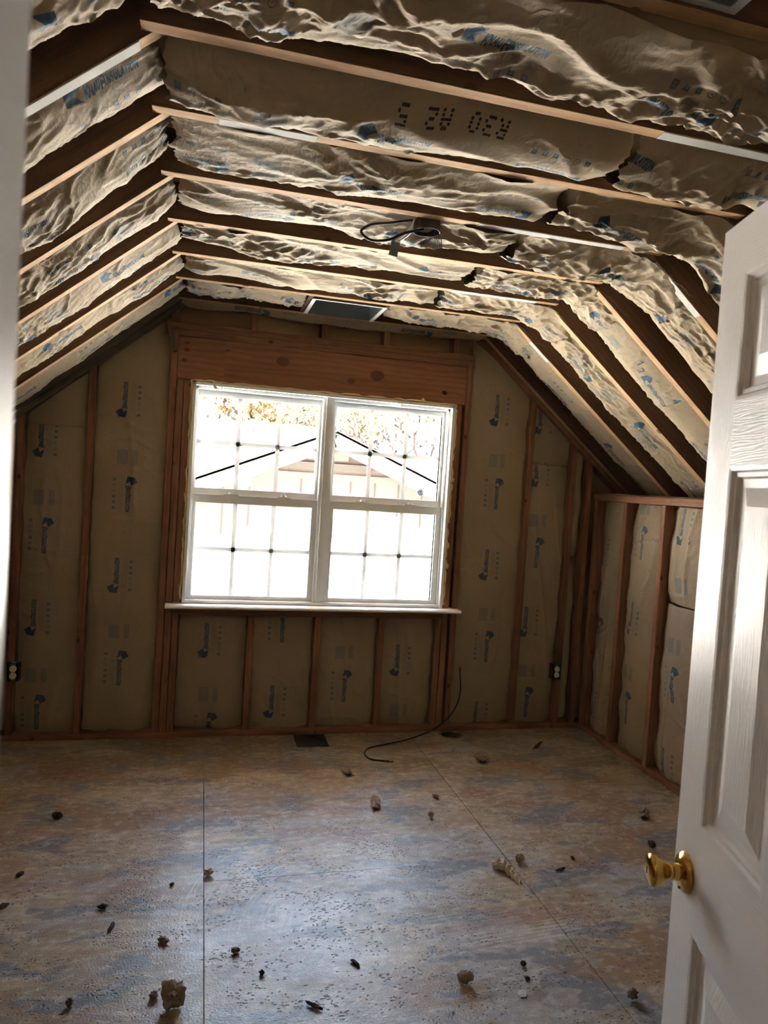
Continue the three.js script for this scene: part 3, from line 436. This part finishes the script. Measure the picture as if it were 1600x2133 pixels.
// ---------- ducts, box, cables ----------
{
  const d = thing('duct_boot', 'open galvanised duct boot set in the ceiling above the window', 'duct', [0.715, CY, -3.975]), wt = 0.002;
  const x0 = -0.185, x1 = 0.185, z0 = -0.17, z1 = 0.17;
  for (const g of [box(x0, x1, -0.01, 0.16, z0, z0 + wt), box(x0, x1, -0.01, 0.16, z1 - wt, z1)]) part(d, 'side', g, M.galv);
  for (const g of [box(x0, x0 + wt, -0.01, 0.16, z0, z1), box(x1 - wt, x1, -0.01, 0.16, z0, z1)]) part(d, 'end_plate', g, M.galv);
  part(d, 'flange', [box(x0 - 0.02, x0, -0.012, -0.009, z0, z1), box(x1, x1 + 0.02, -0.012, -0.009, z0, z1), box(x0 - 0.02, x1 + 0.02, -0.012, -0.009, z1, z1 + 0.012)], flat(0xc9ccca, 0.5, { metalness: 0.5 }));
  part(d, 'cap', box(x0, x1, 0.16, 0.163, z0, z1), M.galv);
  const e = thing('duct_boot', 'galvanised duct boot at the top right corner above the door', 'duct', [0.86, CY + 0.012, -1.06]);
  for (const g of [box(-0.15, 0.1, 0, 0.15, -0.19, -0.188), box(-0.15, 0.1, 0, 0.15, 0.188, 0.19)]) part(e, 'side', g, M.galv); for (const g of [box(-0.15, -0.148, 0, 0.15, -0.19, 0.19), box(0.098, 0.1, 0, 0.15, -0.19, 0.19)]) part(e, 'end_plate', g, M.galv);
  part(e, 'flange', [box(-0.16, 0.115, -0.004, 0, -0.2, -0.178), box(0.093, 0.115, -0.004, 0, -0.178, 0.2), box(-0.16, -0.14, -0.004, 0, -0.178, 0.2)], flat(0xb9bdbd, 0.5, { metalness: 0.6 })); part(e, 'cap', box(-0.15, 0.1, 0.15, 0.153, -0.19, 0.19), M.galv);
}
{
  const b = thing('ceiling_box', 'round electrical box hanging at a joist with loose wires', 'electrical box', [0.75, CY - 0.01, JZ[3] - 0.075]);
  const g = new THREE.LatheGeometry([[0.0, 0.05], [0.046, 0.05], [0.05, 0.046], [0.05, -0.02], [0.047, -0.02], [0.047, 0.044], [0, 0.045]].map((p) => new THREE.Vector2(...p)), 28);
  part(b, 'box_body', g, flat(0x3a3632, 0.6, { side: THREE.DoubleSide }));
  const r = rng(8);
  for (let i = 0; i < 4; i++) { const a = i * 0.5; part(b, 'wire', tube([[0.01 * i - 0.01, 0.04, 0], [0.015 + 0.012 * i, 0.0, 0.012], [0.03 + 0.008 * i, -0.035 - 0.012 * i, 0.005 + 0.006 * i], [0.045 + 0.01 * i, -0.06 - 0.016 * i + r() * 0.02, -0.02 + 0.01 * i]], 0.0016, 30, 5), M.wire, 'thin black wire end'); }
  const s = thing('cable_strap', 'pale flat cable hanging with a metal tab beside the round box', 'cable', [0, 0, 0]);
  part(s, 'cable', [tube([[0.7, CY + 0.02, JZ[3] - 0.05], [0.69, CY - 0.02, JZ[3] - 0.12], [0.665, CY - 0.035, JZ[3] - 0.2]], 0.005, 30, 8), tube([[0.708, CY + 0.02, JZ[3] - 0.05], [0.7, CY - 0.022, JZ[3] - 0.12], [0.675, CY - 0.037, JZ[3] - 0.2]], 0.005, 30, 8)], M.romex);
  part(s, 'tab', [bar(V(0.668, CY - 0.03, JZ[3] - 0.2), V(0.66, CY - 0.09, JZ[3] - 0.21), 0.034, 0.003, V(0, 0, 1)), new THREE.TorusGeometry(0.008, 0.004, 6, 14).translate(0.661, CY - 0.075, JZ[3] - 0.206)], M.galv);
  const l = thing('cable_loop', 'dark cable bent in a flat loop under the joist', 'cable');
  part(l, 'cable', tube([[0.68, CY - 0.012, JZ[3] - 0.028], [0.6, CY - 0.03, JZ[3] - 0.04], [0.53, CY - 0.045, JZ[3] - 0.05], [0.5, CY - 0.07, JZ[3] - 0.055], [0.53, CY - 0.092, JZ[3] - 0.06], [0.6, CY - 0.085, JZ[3] - 0.06], [0.66, CY - 0.055, JZ[3] - 0.05], [0.73, CY - 0.03, JZ[3] - 0.05]], 0.005, 90, 8), M.wire);
}
{ // wall outlets
  for (const [x, y, label] of [[2.345, 0.39, 'ivory duplex outlet in a blue box on the right of the window wall'], [-0.958, 0.4, 'ivory duplex outlet in a blue box by the left door jamb']]) {
    const o = thing('wall_outlet', label, 'outlet', [x, y, ZB], 'open wall outlets');
    part(o, 'box', [box(-0.029, 0.029, -0.05, -0.048, -0.02, 0.03), box(-0.029, 0.029, 0.048, 0.05, -0.02, 0.03), box(-0.029, -0.027, -0.05, 0.05, -0.02, 0.03), box(0.027, 0.029, -0.05, 0.05, -0.02, 0.03), box(-0.029, 0.029, -0.05, 0.05, -0.02, -0.018)], M.bluebox);
    part(o, 'yoke', box(-0.012, 0.012, -0.056, 0.056, 0.022, 0.024), M.galv);
    for (const dy of [-0.0195, 0.0195]) { const g = new THREE.CylinderGeometry(0.0175, 0.0175, 0.01, 24); g.rotateX(Math.PI / 2); g.translate(0, dy, 0.03); const f = part(o, 'receptacle', g, M.ivory); part(f, 'slot', [box(-0.008, -0.006, dy, dy + 0.008, 0.034, 0.0358), box(0.006, 0.008, dy, dy + 0.008, 0.034, 0.0358), box(-0.002, 0.002, dy - 0.01, dy - 0.006, 0.034, 0.0358)], M.black); }
  }
  const p = thing('floor_plate', 'dark square metal cover plate lying against the window wall', 'cover plate', [0.705, 0, -4.16]);
  part(p, 'plate', bar(V(-0.095, 0.0025, 0), V(0.095, 0.0025, 0), 0.2, 0.004), flat(0x3c3a38, 0.55, { metalness: 0.4 })); part(p, 'bent_wire', tube([[0, 0.006, -0.05], [0.03, 0.01, -0.02], [0.07, 0.007, 0.02]], 0.003, 20, 6), M.wire);
  const c = thing('coax_cable', 'black coaxial cable trailing from the right sill stud across the floor', 'cable');
  part(c, 'cable', tube([[1.66, 0.42, ZB + 0.02], [1.67, 0.24, ZB + 0.025], [1.62, 0.14, ZB + 0.05], [1.5, 0.06, ZB + 0.1], [1.31, 0.006, -4.13], [1.14, 0.005, -4.06], [1.02, 0.005, -4.0], [0.985, 0.005, -3.92], [1.0, 0.005, -3.845], [1.06, 0.005, -3.815], [1.1, 0.005, -3.805]], 0.0045, 160, 8), M.wire);
  const g = new THREE.CylinderGeometry(0.006, 0.006, 0.024, 6); g.rotateZ(Math.PI / 2); g.translate(1.11, 0.006, -3.803); part(c, 'connector', g, M.steel, 'silver screw connector');
}

// ---------- open door ----------
{
  const A = 16.08 * Math.PI / 180, Wd = 0.711, Ht = 2.025, th = 0.035;
  const d = struct('door_1', 'white six panel door standing open with a brass knob'); d.position.set(0.84, 0, -1.055); d.rotation.y = 0;
  // local x: from latch edge towards hinge; local z: out of the seen face
  const ex = V(-Math.sin(A), 0, Math.cos(A)), ez = V(-Math.cos(A), 0, -Math.sin(A)); d.matrixAutoUpdate = true;
  d.quaternion.setFromRotationMatrix(new THREE.Matrix4().makeBasis(ex, V(0, 1, 0), ez));
  const bump = dataTex(512, 1024, (x, y) => { const w = fbm(x / 60, y / 300, 3) * 40, g = Math.sin((x + w) * 0.55 + fbm(x / 12, y / 90, 2) * 4); const v = 128 + 40 * g + 60 * fbm(x / 4, y / 60, 2); return [v, v, v]; }, false);
  const mk = (rot) => { const m = flat(0xe4e3e0, 0.4, { bumpScale: 0.0008 }); const t = bump.clone(); if (rot) t.rotation = Math.PI / 2; t.repeat.set(4, 1.2); m.bumpMap = t; return m; };
  const mv = mk(false), mh = mk(true);
  const cols = [[0.088, 0.288], [0.423, 0.623]], rows = [[0.24, 0.858], [1.033, 1.624], [1.73, 1.934]];
  const B = (name, x0, x1, y0, y1, m) => part(d, name, box(x0, x1, y0, y1, -th, 0), m);
  B('stile', 0, 0.088, 0.008, Ht, mv); B('stile', 0.623, Wd, 0.008, Ht, mv);
  for (const [y0, y1] of [[0.008, 0.24], [0.858, 1.033], [1.624, 1.73], [1.934, Ht]]) B('rail', 0.088, 0.623, y0, y1, mh);
  for (const [y0, y1] of rows) B('mullion', 0.288, 0.423, y0, y1, mv);
  for (const [x0, x1] of cols) for (const [y0, y1] of rows) {
    // stepped moulding sinks 12 mm, then a raised field with sloped edges
    const P = [[0, 0], [0.006, -0.001], [0.009, -0.006], [0.016, -0.006], [0.019, -0.0115], [0.03, -0.012], [0.033, -0.012]];
    const ring = (k) => { const [i, z] = P[k]; return [[x0 + i, y0 + i, z], [x1 - i, y0 + i, z], [x1 - i, y1 - i, z], [x0 + i, y1 - i, z]]; };
    const strip = (ra, rb) => { const pos = [], uv = []; for (let s = 0; s < 4; s++) { const a = ra[s], b = ra[(s + 1) % 4], c = rb[(s + 1) % 4], e = rb[s]; for (const v of [a, b, c, a, c, e]) { pos.push(...v); uv.push(v[0], v[1]); } } const g = new THREE.BufferGeometry(); g.setAttribute('position', new THREE.Float32BufferAttribute(pos, 3)); g.setAttribute('uv', new THREE.Float32BufferAttribute(uv, 2)); g.computeVertexNormals(); return g; };
    const pan = part(d, 'panel', (() => {
      const i = 0.033, j = 0.062, a = [[x0 + i, y0 + i, -0.012], [x1 - i, y0 + i, -0.012], [x1 - i, y1 - i, -0.012], [x0 + i, y1 - i, -0.012]], b = [[x0 + j, y0 + j, -0.003], [x1 - j, y0 + j, -0.003], [x1 - j, y1 - j, -0.003], [x0 + j, y1 - j, -0.003]];
      return [strip(a, b), box(x0 + j, x1 - j, y0 + j, y1 - j, -0.012, -0.003), box(x0, x1, y0, y1, -th + 0.006, -0.014)]; })(), mv);
    part(pan, 'moulding', [0, 1, 2, 3, 4, 5].map((k) => strip(ring(k), ring(k + 1))), M.doorTrim ??= flat(0xe4e3e0, 0.36));
  }
  const kx = 0.05, ky = 0.938, lathe = (pts) => { const g = new THREE.LatheGeometry(pts.map((p) => new THREE.Vector2(...p)), 40); g.rotateX(Math.PI / 2); g.translate(kx, ky, 0); return g; };
  const k = part(d, 'knob', lathe([[0, 0.066], [0.012, 0.066], [0.018, 0.0635], [0.0235, 0.0625], [0.0265, 0.058], [0.0255, 0.052], [0.021, 0.043], [0.0145, 0.034], [0.0115, 0.028], [0.012, 0.024], [0.0135, 0.022], [0.0135, 0.0]]), M.brass, 'polished brass tulip knob');
  part(k, 'rose', lathe([[0.0135, 0.014], [0.022, 0.0125], [0.03, 0.008], [0.0335, 0.004], [0.034, 0.0]]), M.brass); part(k, 'key_slot', box(kx - 0.001, kx + 0.001, ky - 0.006, ky + 0.006, 0.066, 0.0668), M.brassDark);
  part(k, 'release_hole', new THREE.SphereGeometry(0.003, 10, 8).translate(kx + 0.004, ky - 0.024, 0.0108), M.brassDark);
  part(d, 'latch_plate', box(-0.001, 0.0005, ky - 0.028, ky + 0.028, -0.03, -0.006), M.brass);
}

// ---------- scraps on the floor ----------
{
  const tuft = (name, label, cat, x, z, r, sc, seed, mat, group = 'insulation scraps on the floor') => { const o = new THREE.Mesh(blob(r, seed, sc, 0.45, 4), mat); o.geometry.computeBoundingBox(); const lo = o.geometry.boundingBox.min.y; o.geometry.translate(0, -lo, 0); o.name = numbered(name); o.position.set(x, 0, z); o.rotation.y = seed * 1.7; o.castShadow = o.receiveShadow = true; o.userData = { label, category: cat, group }; scene.add(o); };
  const w = thing('insulation_twist', 'largest twisted grey insulation scrap, right of the floor centre', 'insulation scrap', [1.297, 0, -2.6], 'insulation scraps on the floor');
  { const g = tube([[-0.03, 0.022, -0.07], [-0.005, 0.024, -0.045], [0.0, 0.02, -0.01], [0.012, 0.014, 0.03], [0.02, 0.006, 0.08]], 0.02, 60, 16), p = g.attributes.position, n = g.attributes.normal; for (let i = 0; i < p.count; i++) { const k = i / p.count, t = (1.1 - 0.95 * k), m = 0.005 * Math.sin(k * 40 + (i % 17) * 0.8) + 0.004 * n2(i % 17, k * 20); p.setXYZ(i, p.getX(i) + n.getX(i) * (m - 0.02 * (1 - t)), Math.max(0.0008, p.getY(i) + n.getY(i) * (m - 0.02 * (1 - t)) - 0.012 * k), p.getZ(i) + n.getZ(i) * (m - 0.02 * (1 - t))); } g.computeVertexNormals(); part(w, 'twist', g, M.fluffPale); part(w, 'frayed_end', blob(0.026, 31, [1.1, 0.7, 1], 0.5, 4).translate(-0.025, 0.02, -0.06), M.fluffPale); }
  const F = M.fluff, S = M.chip;
  const L = [
    ['insulation_tuft', 'large fluffy grey tuft at the bottom left of the floor', -0.006, -2.08, 0.036, [0.9, 0.95, 1], 2, F], ['insulation_tuft', 'small round tuft left of the large fluffy one', -0.062, -2.127, 0.012, [1, 0.8, 1], 5, F],
    ['insulation_tuft', 'tan folded scrap on the left part of the floor above the large tuft', -0.048, -2.385, 0.014, [1.2, 0.6, 0.8], 7, F], ['insulation_tuft', 'pale tuft sitting on the long floor seam', 0.1, -2.77, 0.017, [1, 0.7, 0.9], 9, M.fluffPale],
    ['insulation_tuft', 'two-lobed dark tuft at the bottom centre right of the floor', 0.885, -2.04, 0.02, [1.2, 0.8, 0.9], 11, F], ['insulation_tuft', 'small upright tan flake near the door bottom', 1.386, -1.883, 0.018, [0.9, 0.9, 0.7], 13, F],
    ['insulation_tuft', 'pointed tuft just behind the large twisted scrap', 1.383, -2.698, 0.018, [1.2, 0.8, 0.7], 15, F], ['insulation_tuft', 'dark lump by the door on the right of the floor', 2.2, -3.011, 0.026, [1.2, 0.7, 0.8], 17, F],
    ['insulation_tuft', 'flat dark flake above the door knob', 2.065, -2.757, 0.02, [1.4, 0.3, 0.8], 19, S], ['insulation_tuft', 'frayed grey scrap below the cable end, right of it', 1.64, -3.772, 0.04, [1.1, 0.5, 0.8], 21, F],
    ['insulation_tuft', 'flat ragged scrap in the middle of the floor', 0.898, -3.298, 0.036, [1.5, 0.3, 0.6], 23, F], ['insulation_tuft', 'ragged scrap between the cable and the middle one', 0.829, -3.678, 0.034, [1.5, 0.35, 0.6], 25, F],
    ['insulation_tuft', 'small flat tuft right of the middle ragged scrap', 1.222, -3.343, 0.014, [1.5, 0.4, 0.8], 27, F], ['insulation_tuft', 'tiny upright tuft below the small flat one', 1.129, -3.136, 0.014, [0.9, 0.8, 0.8], 29, F],
    ['insulation_tuft', 'small dark tuft at the far left of the floor', -0.544, -3.32, 0.016, [1.3, 0.7, 0.8], 33, S], ['insulation_tuft', 'flat dark scrap against the window wall by the cable', 1.6, -4.17, 0.04, [1.5, 0.25, 0.7], 35, S],
    ['insulation_tuft', 'grey pebble-like tuft left of centre near the bottom', 0.183, -2.296, 0.011, [1.2, 0.7, 0.9], 37, F], ['insulation_tuft', 'small brown tuft at the lower left corner of the floor', -0.294, -2.136, 0.011, [1, 0.9, 0.9], 41, F],
    ['wood_chip', 'dark bark chip at the left edge of the floor', -0.6, -2.66, 0.012, [1.3, 0.5, 0.9], 43, S], ['wood_chip', 'dark curled chip beside the left floor edge, higher up', -0.59, -2.866, 0.013, [1.3, 0.4, 0.8], 45, S],
    ['wood_chip', 'thin dark splinter left of the seam', -0.222, -2.488, 0.018, [1.6, 0.2, 0.35], 47, S], ['wood_chip', 'brown chip with a stalk left of the seam', -0.266, -2.605, 0.012, [0.8, 0.6, 1.3], 49, S],
    ['wood_chip', 'dark speck chip close left of the long seam', -0.034, -2.717, 0.008, [1, 0.6, 1], 51, S], ['wood_chip', 'small dark chip near the bottom centre', 0.561, -2.182, 0.013, [1.5, 0.3, 0.5], 53, S],
    ['wood_chip', 'forked dark splinter at the very bottom of the floor', 0.401, -2.015, 0.016, [1.6, 0.25, 0.4], 55, S], ['wood_chip', 'tiny dark lump right of the floor seam crossing', 0.259, -2.18, 0.008, [1, 0.8, 1], 57, S],
    ['wood_chip', 'black crumb at the bottom right, upper of two', 1.11, -2.086, 0.008, [1, 0.8, 1], 59, S], ['wood_chip', 'brown crumb at the bottom right, lower of two', 1.094, -2.024, 0.008, [1, 0.5, 1], 61, M.chip],
    ['wood_chip', 'short dark twig right of the twisted scrap', 1.529, -2.614, 0.014, [1.6, 0.3, 0.4], 63, S], ['wood_chip', 'small dark crumb between twisted scrap and door knob', 1.628, -2.689, 0.008, [1, 0.7, 1], 65, S],
    ['wood_chip', 'long thin splinter near the far right corner', 2.096, -3.96, 0.04, [1.8, 0.15, 0.2], 67, S], ['plaster_flake', 'white plaster flake near the bottom right', 1.05, -1.965, 0.012, [1.3, 0.15, 1], 69, M.mud], ['plaster_flake', 'white plaster flake left of the long seam', 0.01, -3.0, 0.008, [1.2, 0.15, 1], 71, M.mud],
  ];
  for (const [n, l, x, z, r, sc, seed, m] of L) tuft(n, l, n === 'wood_chip' ? 'wood chip' : n === 'plaster_flake' ? 'plaster flake' : 'insulation scrap', x, z, r, sc, seed, m, n === 'wood_chip' ? 'dark chips on the floor' : n === 'plaster_flake' ? 'plaster flakes on the floor' : undefined);
  // crumbs swept along the knee wall: nobody could count them
  const r = rng(19), geo = blob(1, 3, [1, 0.5, 1], 0.5, 1), im = new THREE.InstancedMesh(geo, flat(0x9a8d7c, 0.95), 420), m = new THREE.Matrix4();
  for (let i = 0; i < 420; i++) { const s = 0.002 + r() * r() * 0.013; m.makeRotationY(r() * 6).scale(V(s * (1 + r()), s, s)); m.setPosition(XR - 0.005 - r() * r() * 0.09, s * 0.35, -4.2 + r() * 2.4); im.setMatrixAt(i, m); }
  im.name = 'plaster_crumbs'; im.userData = { label: 'line of plaster crumbs and grit along the foot of the right wall', category: 'debris', kind: 'stuff' }; scene.add(im);
}

// ---------- outdoors ----------
{
  const gr = new THREE.Mesh(new THREE.BoxGeometry(160, 0.2, 160).translate(0, -2.8, -30), flat(0xc8c5bb, 0.95)); gr.name = 'ground'; gr.userData = { kind: 'structure', label: 'pale dry lawn between the houses' }; gr.receiveShadow = true; scene.add(gr);
  const ZN = -11.5, h = thing('neighbour_house', 'neighbouring house with a wide gable and white rake boards', 'house', [1.95, -2.7, ZN]);
  // local: x from ridge, y from ground
  const sl = 0.414, half = 5.6, pk = 5.0, siding = flat(0x453b36, 0.85), pale = flat(0xd9d7d4, 0.8), trim = flat(0xf0ebe2, 0.7), shade = flat(0x2a231d, 0.85), shingle = flat(0x4a423b, 0.95);
  const yAt = (x) => pk - 0.1 - Math.abs(x) * sl;
  part(h, 'gable_wall', (() => { const g = extrude([[-half, yAt(half) - 0.4], [-3.6, 3.3], [3.6, 3.3], [half, yAt(half) - 0.4], [half, yAt(half)], [0, yAt(0)], [-half, yAt(half)]], 0.2); g.translate(0, 0, -0.2); return g; })(), siding);  // upper part of one wall, overhang shade painted in as darker siding
  part(h, 'wall', (() => { const g = extrude([[-half, 0], [half, 0], [half, yAt(half) - 0.4], [3.6, 3.3], [-3.6, 3.3], [-half, yAt(half) - 0.4]], 0.2); g.translate(0, 0, -0.2); return g; })(), pale);  // same wall below the shadow line, pale copy for its sunlit part
  part(h, 'body', box(-half, half, 0, yAt(half), -4.8, -0.2), pale);
  for (let i = 0; i < 3; i++) { const y0 = 4.42 + i * 0.16, hw = Math.max(0.1, (pk - 0.12 - y0 - 0.16) / sl); part(h, 'lap_board', bar(V(-hw, y0 + 0.08, 0.03), V(hw, y0 + 0.08, 0.03), 0.05, 0.12, V(0, 1, 0.2)), i === 1 ? siding : shade); }
  part(h, 'trim_board', box(-1.7, 1.7, 4.28, 4.38, 0, 0.05), siding);
  for (let i = -6; i <= 6; i++) part(h, 'batten', box(i * 0.41 - 0.008, i * 0.41 + 0.008, 3.31, Math.max(3.4, Math.min(4.27, yAt(i * 0.41) - 0.12)), 0, 0.012), shade);
  for (const s of [-1, 1]) {
    const n = V(s * sl, 1, 0).normalize(), e = s * (half + 0.5);
    const a = V(0, pk, 0), b = V(e, pk - Math.abs(e) * sl, 0);
    part(h, 'roof_slope', bar(V(a.x, a.y + 0.03, -2.1), V(b.x, b.y + 0.03, -2.1), 5.5, 0.05, n), shingle);
    part(h, 'rake_board', bar(V(a.x, a.y - 0.12, 0.6), V(b.x, b.y - 0.12, 0.6), 0.04, 0.2, n), trim);
    part(h, 'soffit', bar(V(a.x, a.y - 0.1, 0.3), V(b.x, b.y - 0.1, 0.3), 0.6, 0.02, n), siding);
    part(h, 'drip_edge', bar(V(a.x, a.y + 0.02, 0.64), V(b.x, b.y + 0.02, 0.64), 0.02, 0.06, n), flat(0x3c332c, 0.8));
  }
  { const v = part(h, 'gable_vent', box(-1.42, -1.2, 4.1, 4.34, 0.0, 0.02), trim); for (let i = 0; i < 6; i++) part(v, 'slat', bar(V(-1.4, 4.12 + i * 0.038, 0.03), V(-1.22, 4.12 + i * 0.038, 0.03), 0.02, 0.008, V(0, 1, 0.6)), trim); }
  part(h, 'roof_vent', new THREE.TorusGeometry(0.17, 0.035, 8, 20, 2.2).rotateZ(0.4).translate(-1.35, 4.62, -1.6), flat(0x332e2a, 0.7));
  const h2 = thing('neighbour_house', 'house far left with a pale low roof beyond the gable', 'house', [-2.6, -2.7, -22]);
  part(h2, 'wall', box(-6, 6, 0, 4.3, -6, 0), pale); for (const s of [-1, 1]) part(h2, 'roof_slope', bar(V(-6.5, 5.3, -3 ), V(6.5, 5.3, -3), 3.9, 0.08, V(0, 1, s * 0.45).normalize()).translate(0, 0, s * 1.75), flat(0x4c4e52, 0.9));
  const h3 = thing('neighbour_house', 'house far right with a light shingle roof behind the gable', 'house', [11.5, -2.7, -18.5]);
  part(h3, 'wall', box(-5.5, 5, 0, 3.6, -6, 0), pale); for (const s of [-1, 1]) part(h3, 'roof_slope', bar(V(-6, 4.3, -3), V(5.5, 4.3, -3), 4.2, 0.08, V(0, 1, s * 0.45).normalize()).translate(0, 0, s * 1.85), flat(0x5a4c3e, 0.9));
  for (const s of [-3, -2, -1, 0, 1, 2, 3]) part(h3, 'shingle_course', bar(V(-6, 4.36 + s * -0.22, -3 + 1.85 + s * 0.5), V(5.5, 4.36 + s * -0.22, -3 + 1.85 + s * 0.5), 0.1, 0.03), flat(0x3c3128, 0.9));
  const p = thing('light_post', 'slim post with two floodlight heads beyond the roof', 'light post', [1.07, -2.7, -17]);
  part(p, 'post', new THREE.CylinderGeometry(0.04, 0.05, 5.4, 10).translate(0, 2.7, 0), flat(0x2e3236, 0.6)); for (const s of [-1, 1]) part(p, 'lamp_head', blob(0.14, 3 + s, [1.5, 0.45, 1], 0.15, 2).translate(s * 0.22 - 0.1, 5.42 - 0.02 * s, 0), flat(0x2e3236, 0.6)); part(p, 'photocell', new THREE.CylinderGeometry(0.02, 0.02, 0.2, 8).translate(0.32, 5.52, 0), flat(0x2e3236, 0.6));
  // trees
  const bark = flat(0x2c2622, 0.95);
  const tree = (name, label, x, z, H, seed, depthMax, leaf, count, spread = 1) => {
    const r = rng(seed), t = thing(name, label, 'tree', [x, -2.7, z], 'trees beyond the houses'), segs = [], tips = [];
    const grow = (p, d, len, rad, lvl) => {
      const mid = p.clone().addScaledVector(d, len * 0.5).add(V((r() - 0.5) * len * 0.16, (r() - 0.5) * len * 0.1, (r() - 0.5) * len * 0.16)), e = p.clone().addScaledVector(d, len);
      const g = new THREE.TubeGeometry(new THREE.CatmullRomCurve3([p, mid, e]), 6, rad, lvl < 2 ? 8 : 5), P = g.attributes.position, rs = (lvl < 2 ? 8 : 5) + 1, C = new THREE.CatmullRomCurve3([p, mid, e]);
      for (let i = 0; i < P.count; i++) { const k = Math.floor(i / rs) / 6, c = C.getPoint(k), f = 1 - 0.35 * k; P.setXYZ(i, c.x + (P.getX(i) - c.x) * f, c.y + (P.getY(i) - c.y) * f, c.z + (P.getZ(i) - c.z) * f); }
      (segs[lvl < 1 ? 0 : 1] ??= []).push(g); if (lvl >= depthMax - 2) tips.push(e, mid);
      if (lvl < depthMax) for (let k = 0, n = lvl < 1 ? 4 : 3; k < n; k++) { const a = r() * 6.283, b = (0.35 + r() * 0.5) * spread, q = V(Math.cos(a), 0, Math.sin(a)), nd = d.clone().multiplyScalar(Math.cos(b)).addScaledVector(q, Math.sin(b)).add(V(0, 0.12, 0)).normalize(); grow(p.clone().addScaledVector(d, len * (0.65 + 0.35 * r())), nd, len * (0.6 + r() * 0.22), rad * 0.56, lvl + 1); }
    };
    grow(V(0, 0, 0), V(0.03, 1, 0).normalize(), H * 0.36, H * 0.03, 0);
    part(t, 'trunk', segs[0], bark); part(t, 'branches', segs[1], bark);
    if (count) { const g = new THREE.PlaneGeometry(0.17, 0.12), im = new THREE.InstancedMesh(g, flat(leaf, 0.9, { side: THREE.DoubleSide, transmission: 0, thickness: 0 }), count), m = new THREE.Matrix4(), e = new THREE.Euler(); for (let i = 0; i < count; i++) { const c = tips[Math.floor(r() * tips.length)]; m.makeRotationFromEuler(e.set(r() * 6, r() * 6, r() * 6)); m.setPosition(c.x + (r() - 0.5) * 0.7, c.y + (r() - 0.5) * 0.7, c.z + (r() - 0.5) * 0.7); im.setMatrixAt(i, m); } im.name = 'foliage'; im.userData = { kind: 'stuff' }; t.add(im); }
  };
  tree('golden_tree', 'golden-leaved tree rising behind the left roof slope', 3.5, -32, 9.6, 5, 5, 0x5a4218, 5000);
  tree('golden_tree', 'faint tan tree at the far left of the window', -0.2, -47, 13, 9, 5, 0x6b6050, 3000);
  tree('bare_tree', 'bare mossy tree at the right of the window', 8.6, -27, 10, 14, 5, 0x5a4420, 1600, 1.15);
  tree('bare_tree', 'thin bare tree right of the gable peak', 9.6, -38, 11, 23, 5, 0x5c4420, 2600, 1.1);
}

scene.traverse((o) => { if (o.isMesh) { o.castShadow = true; o.receiveShadow = true; } });
renderer.render(scene, camera);
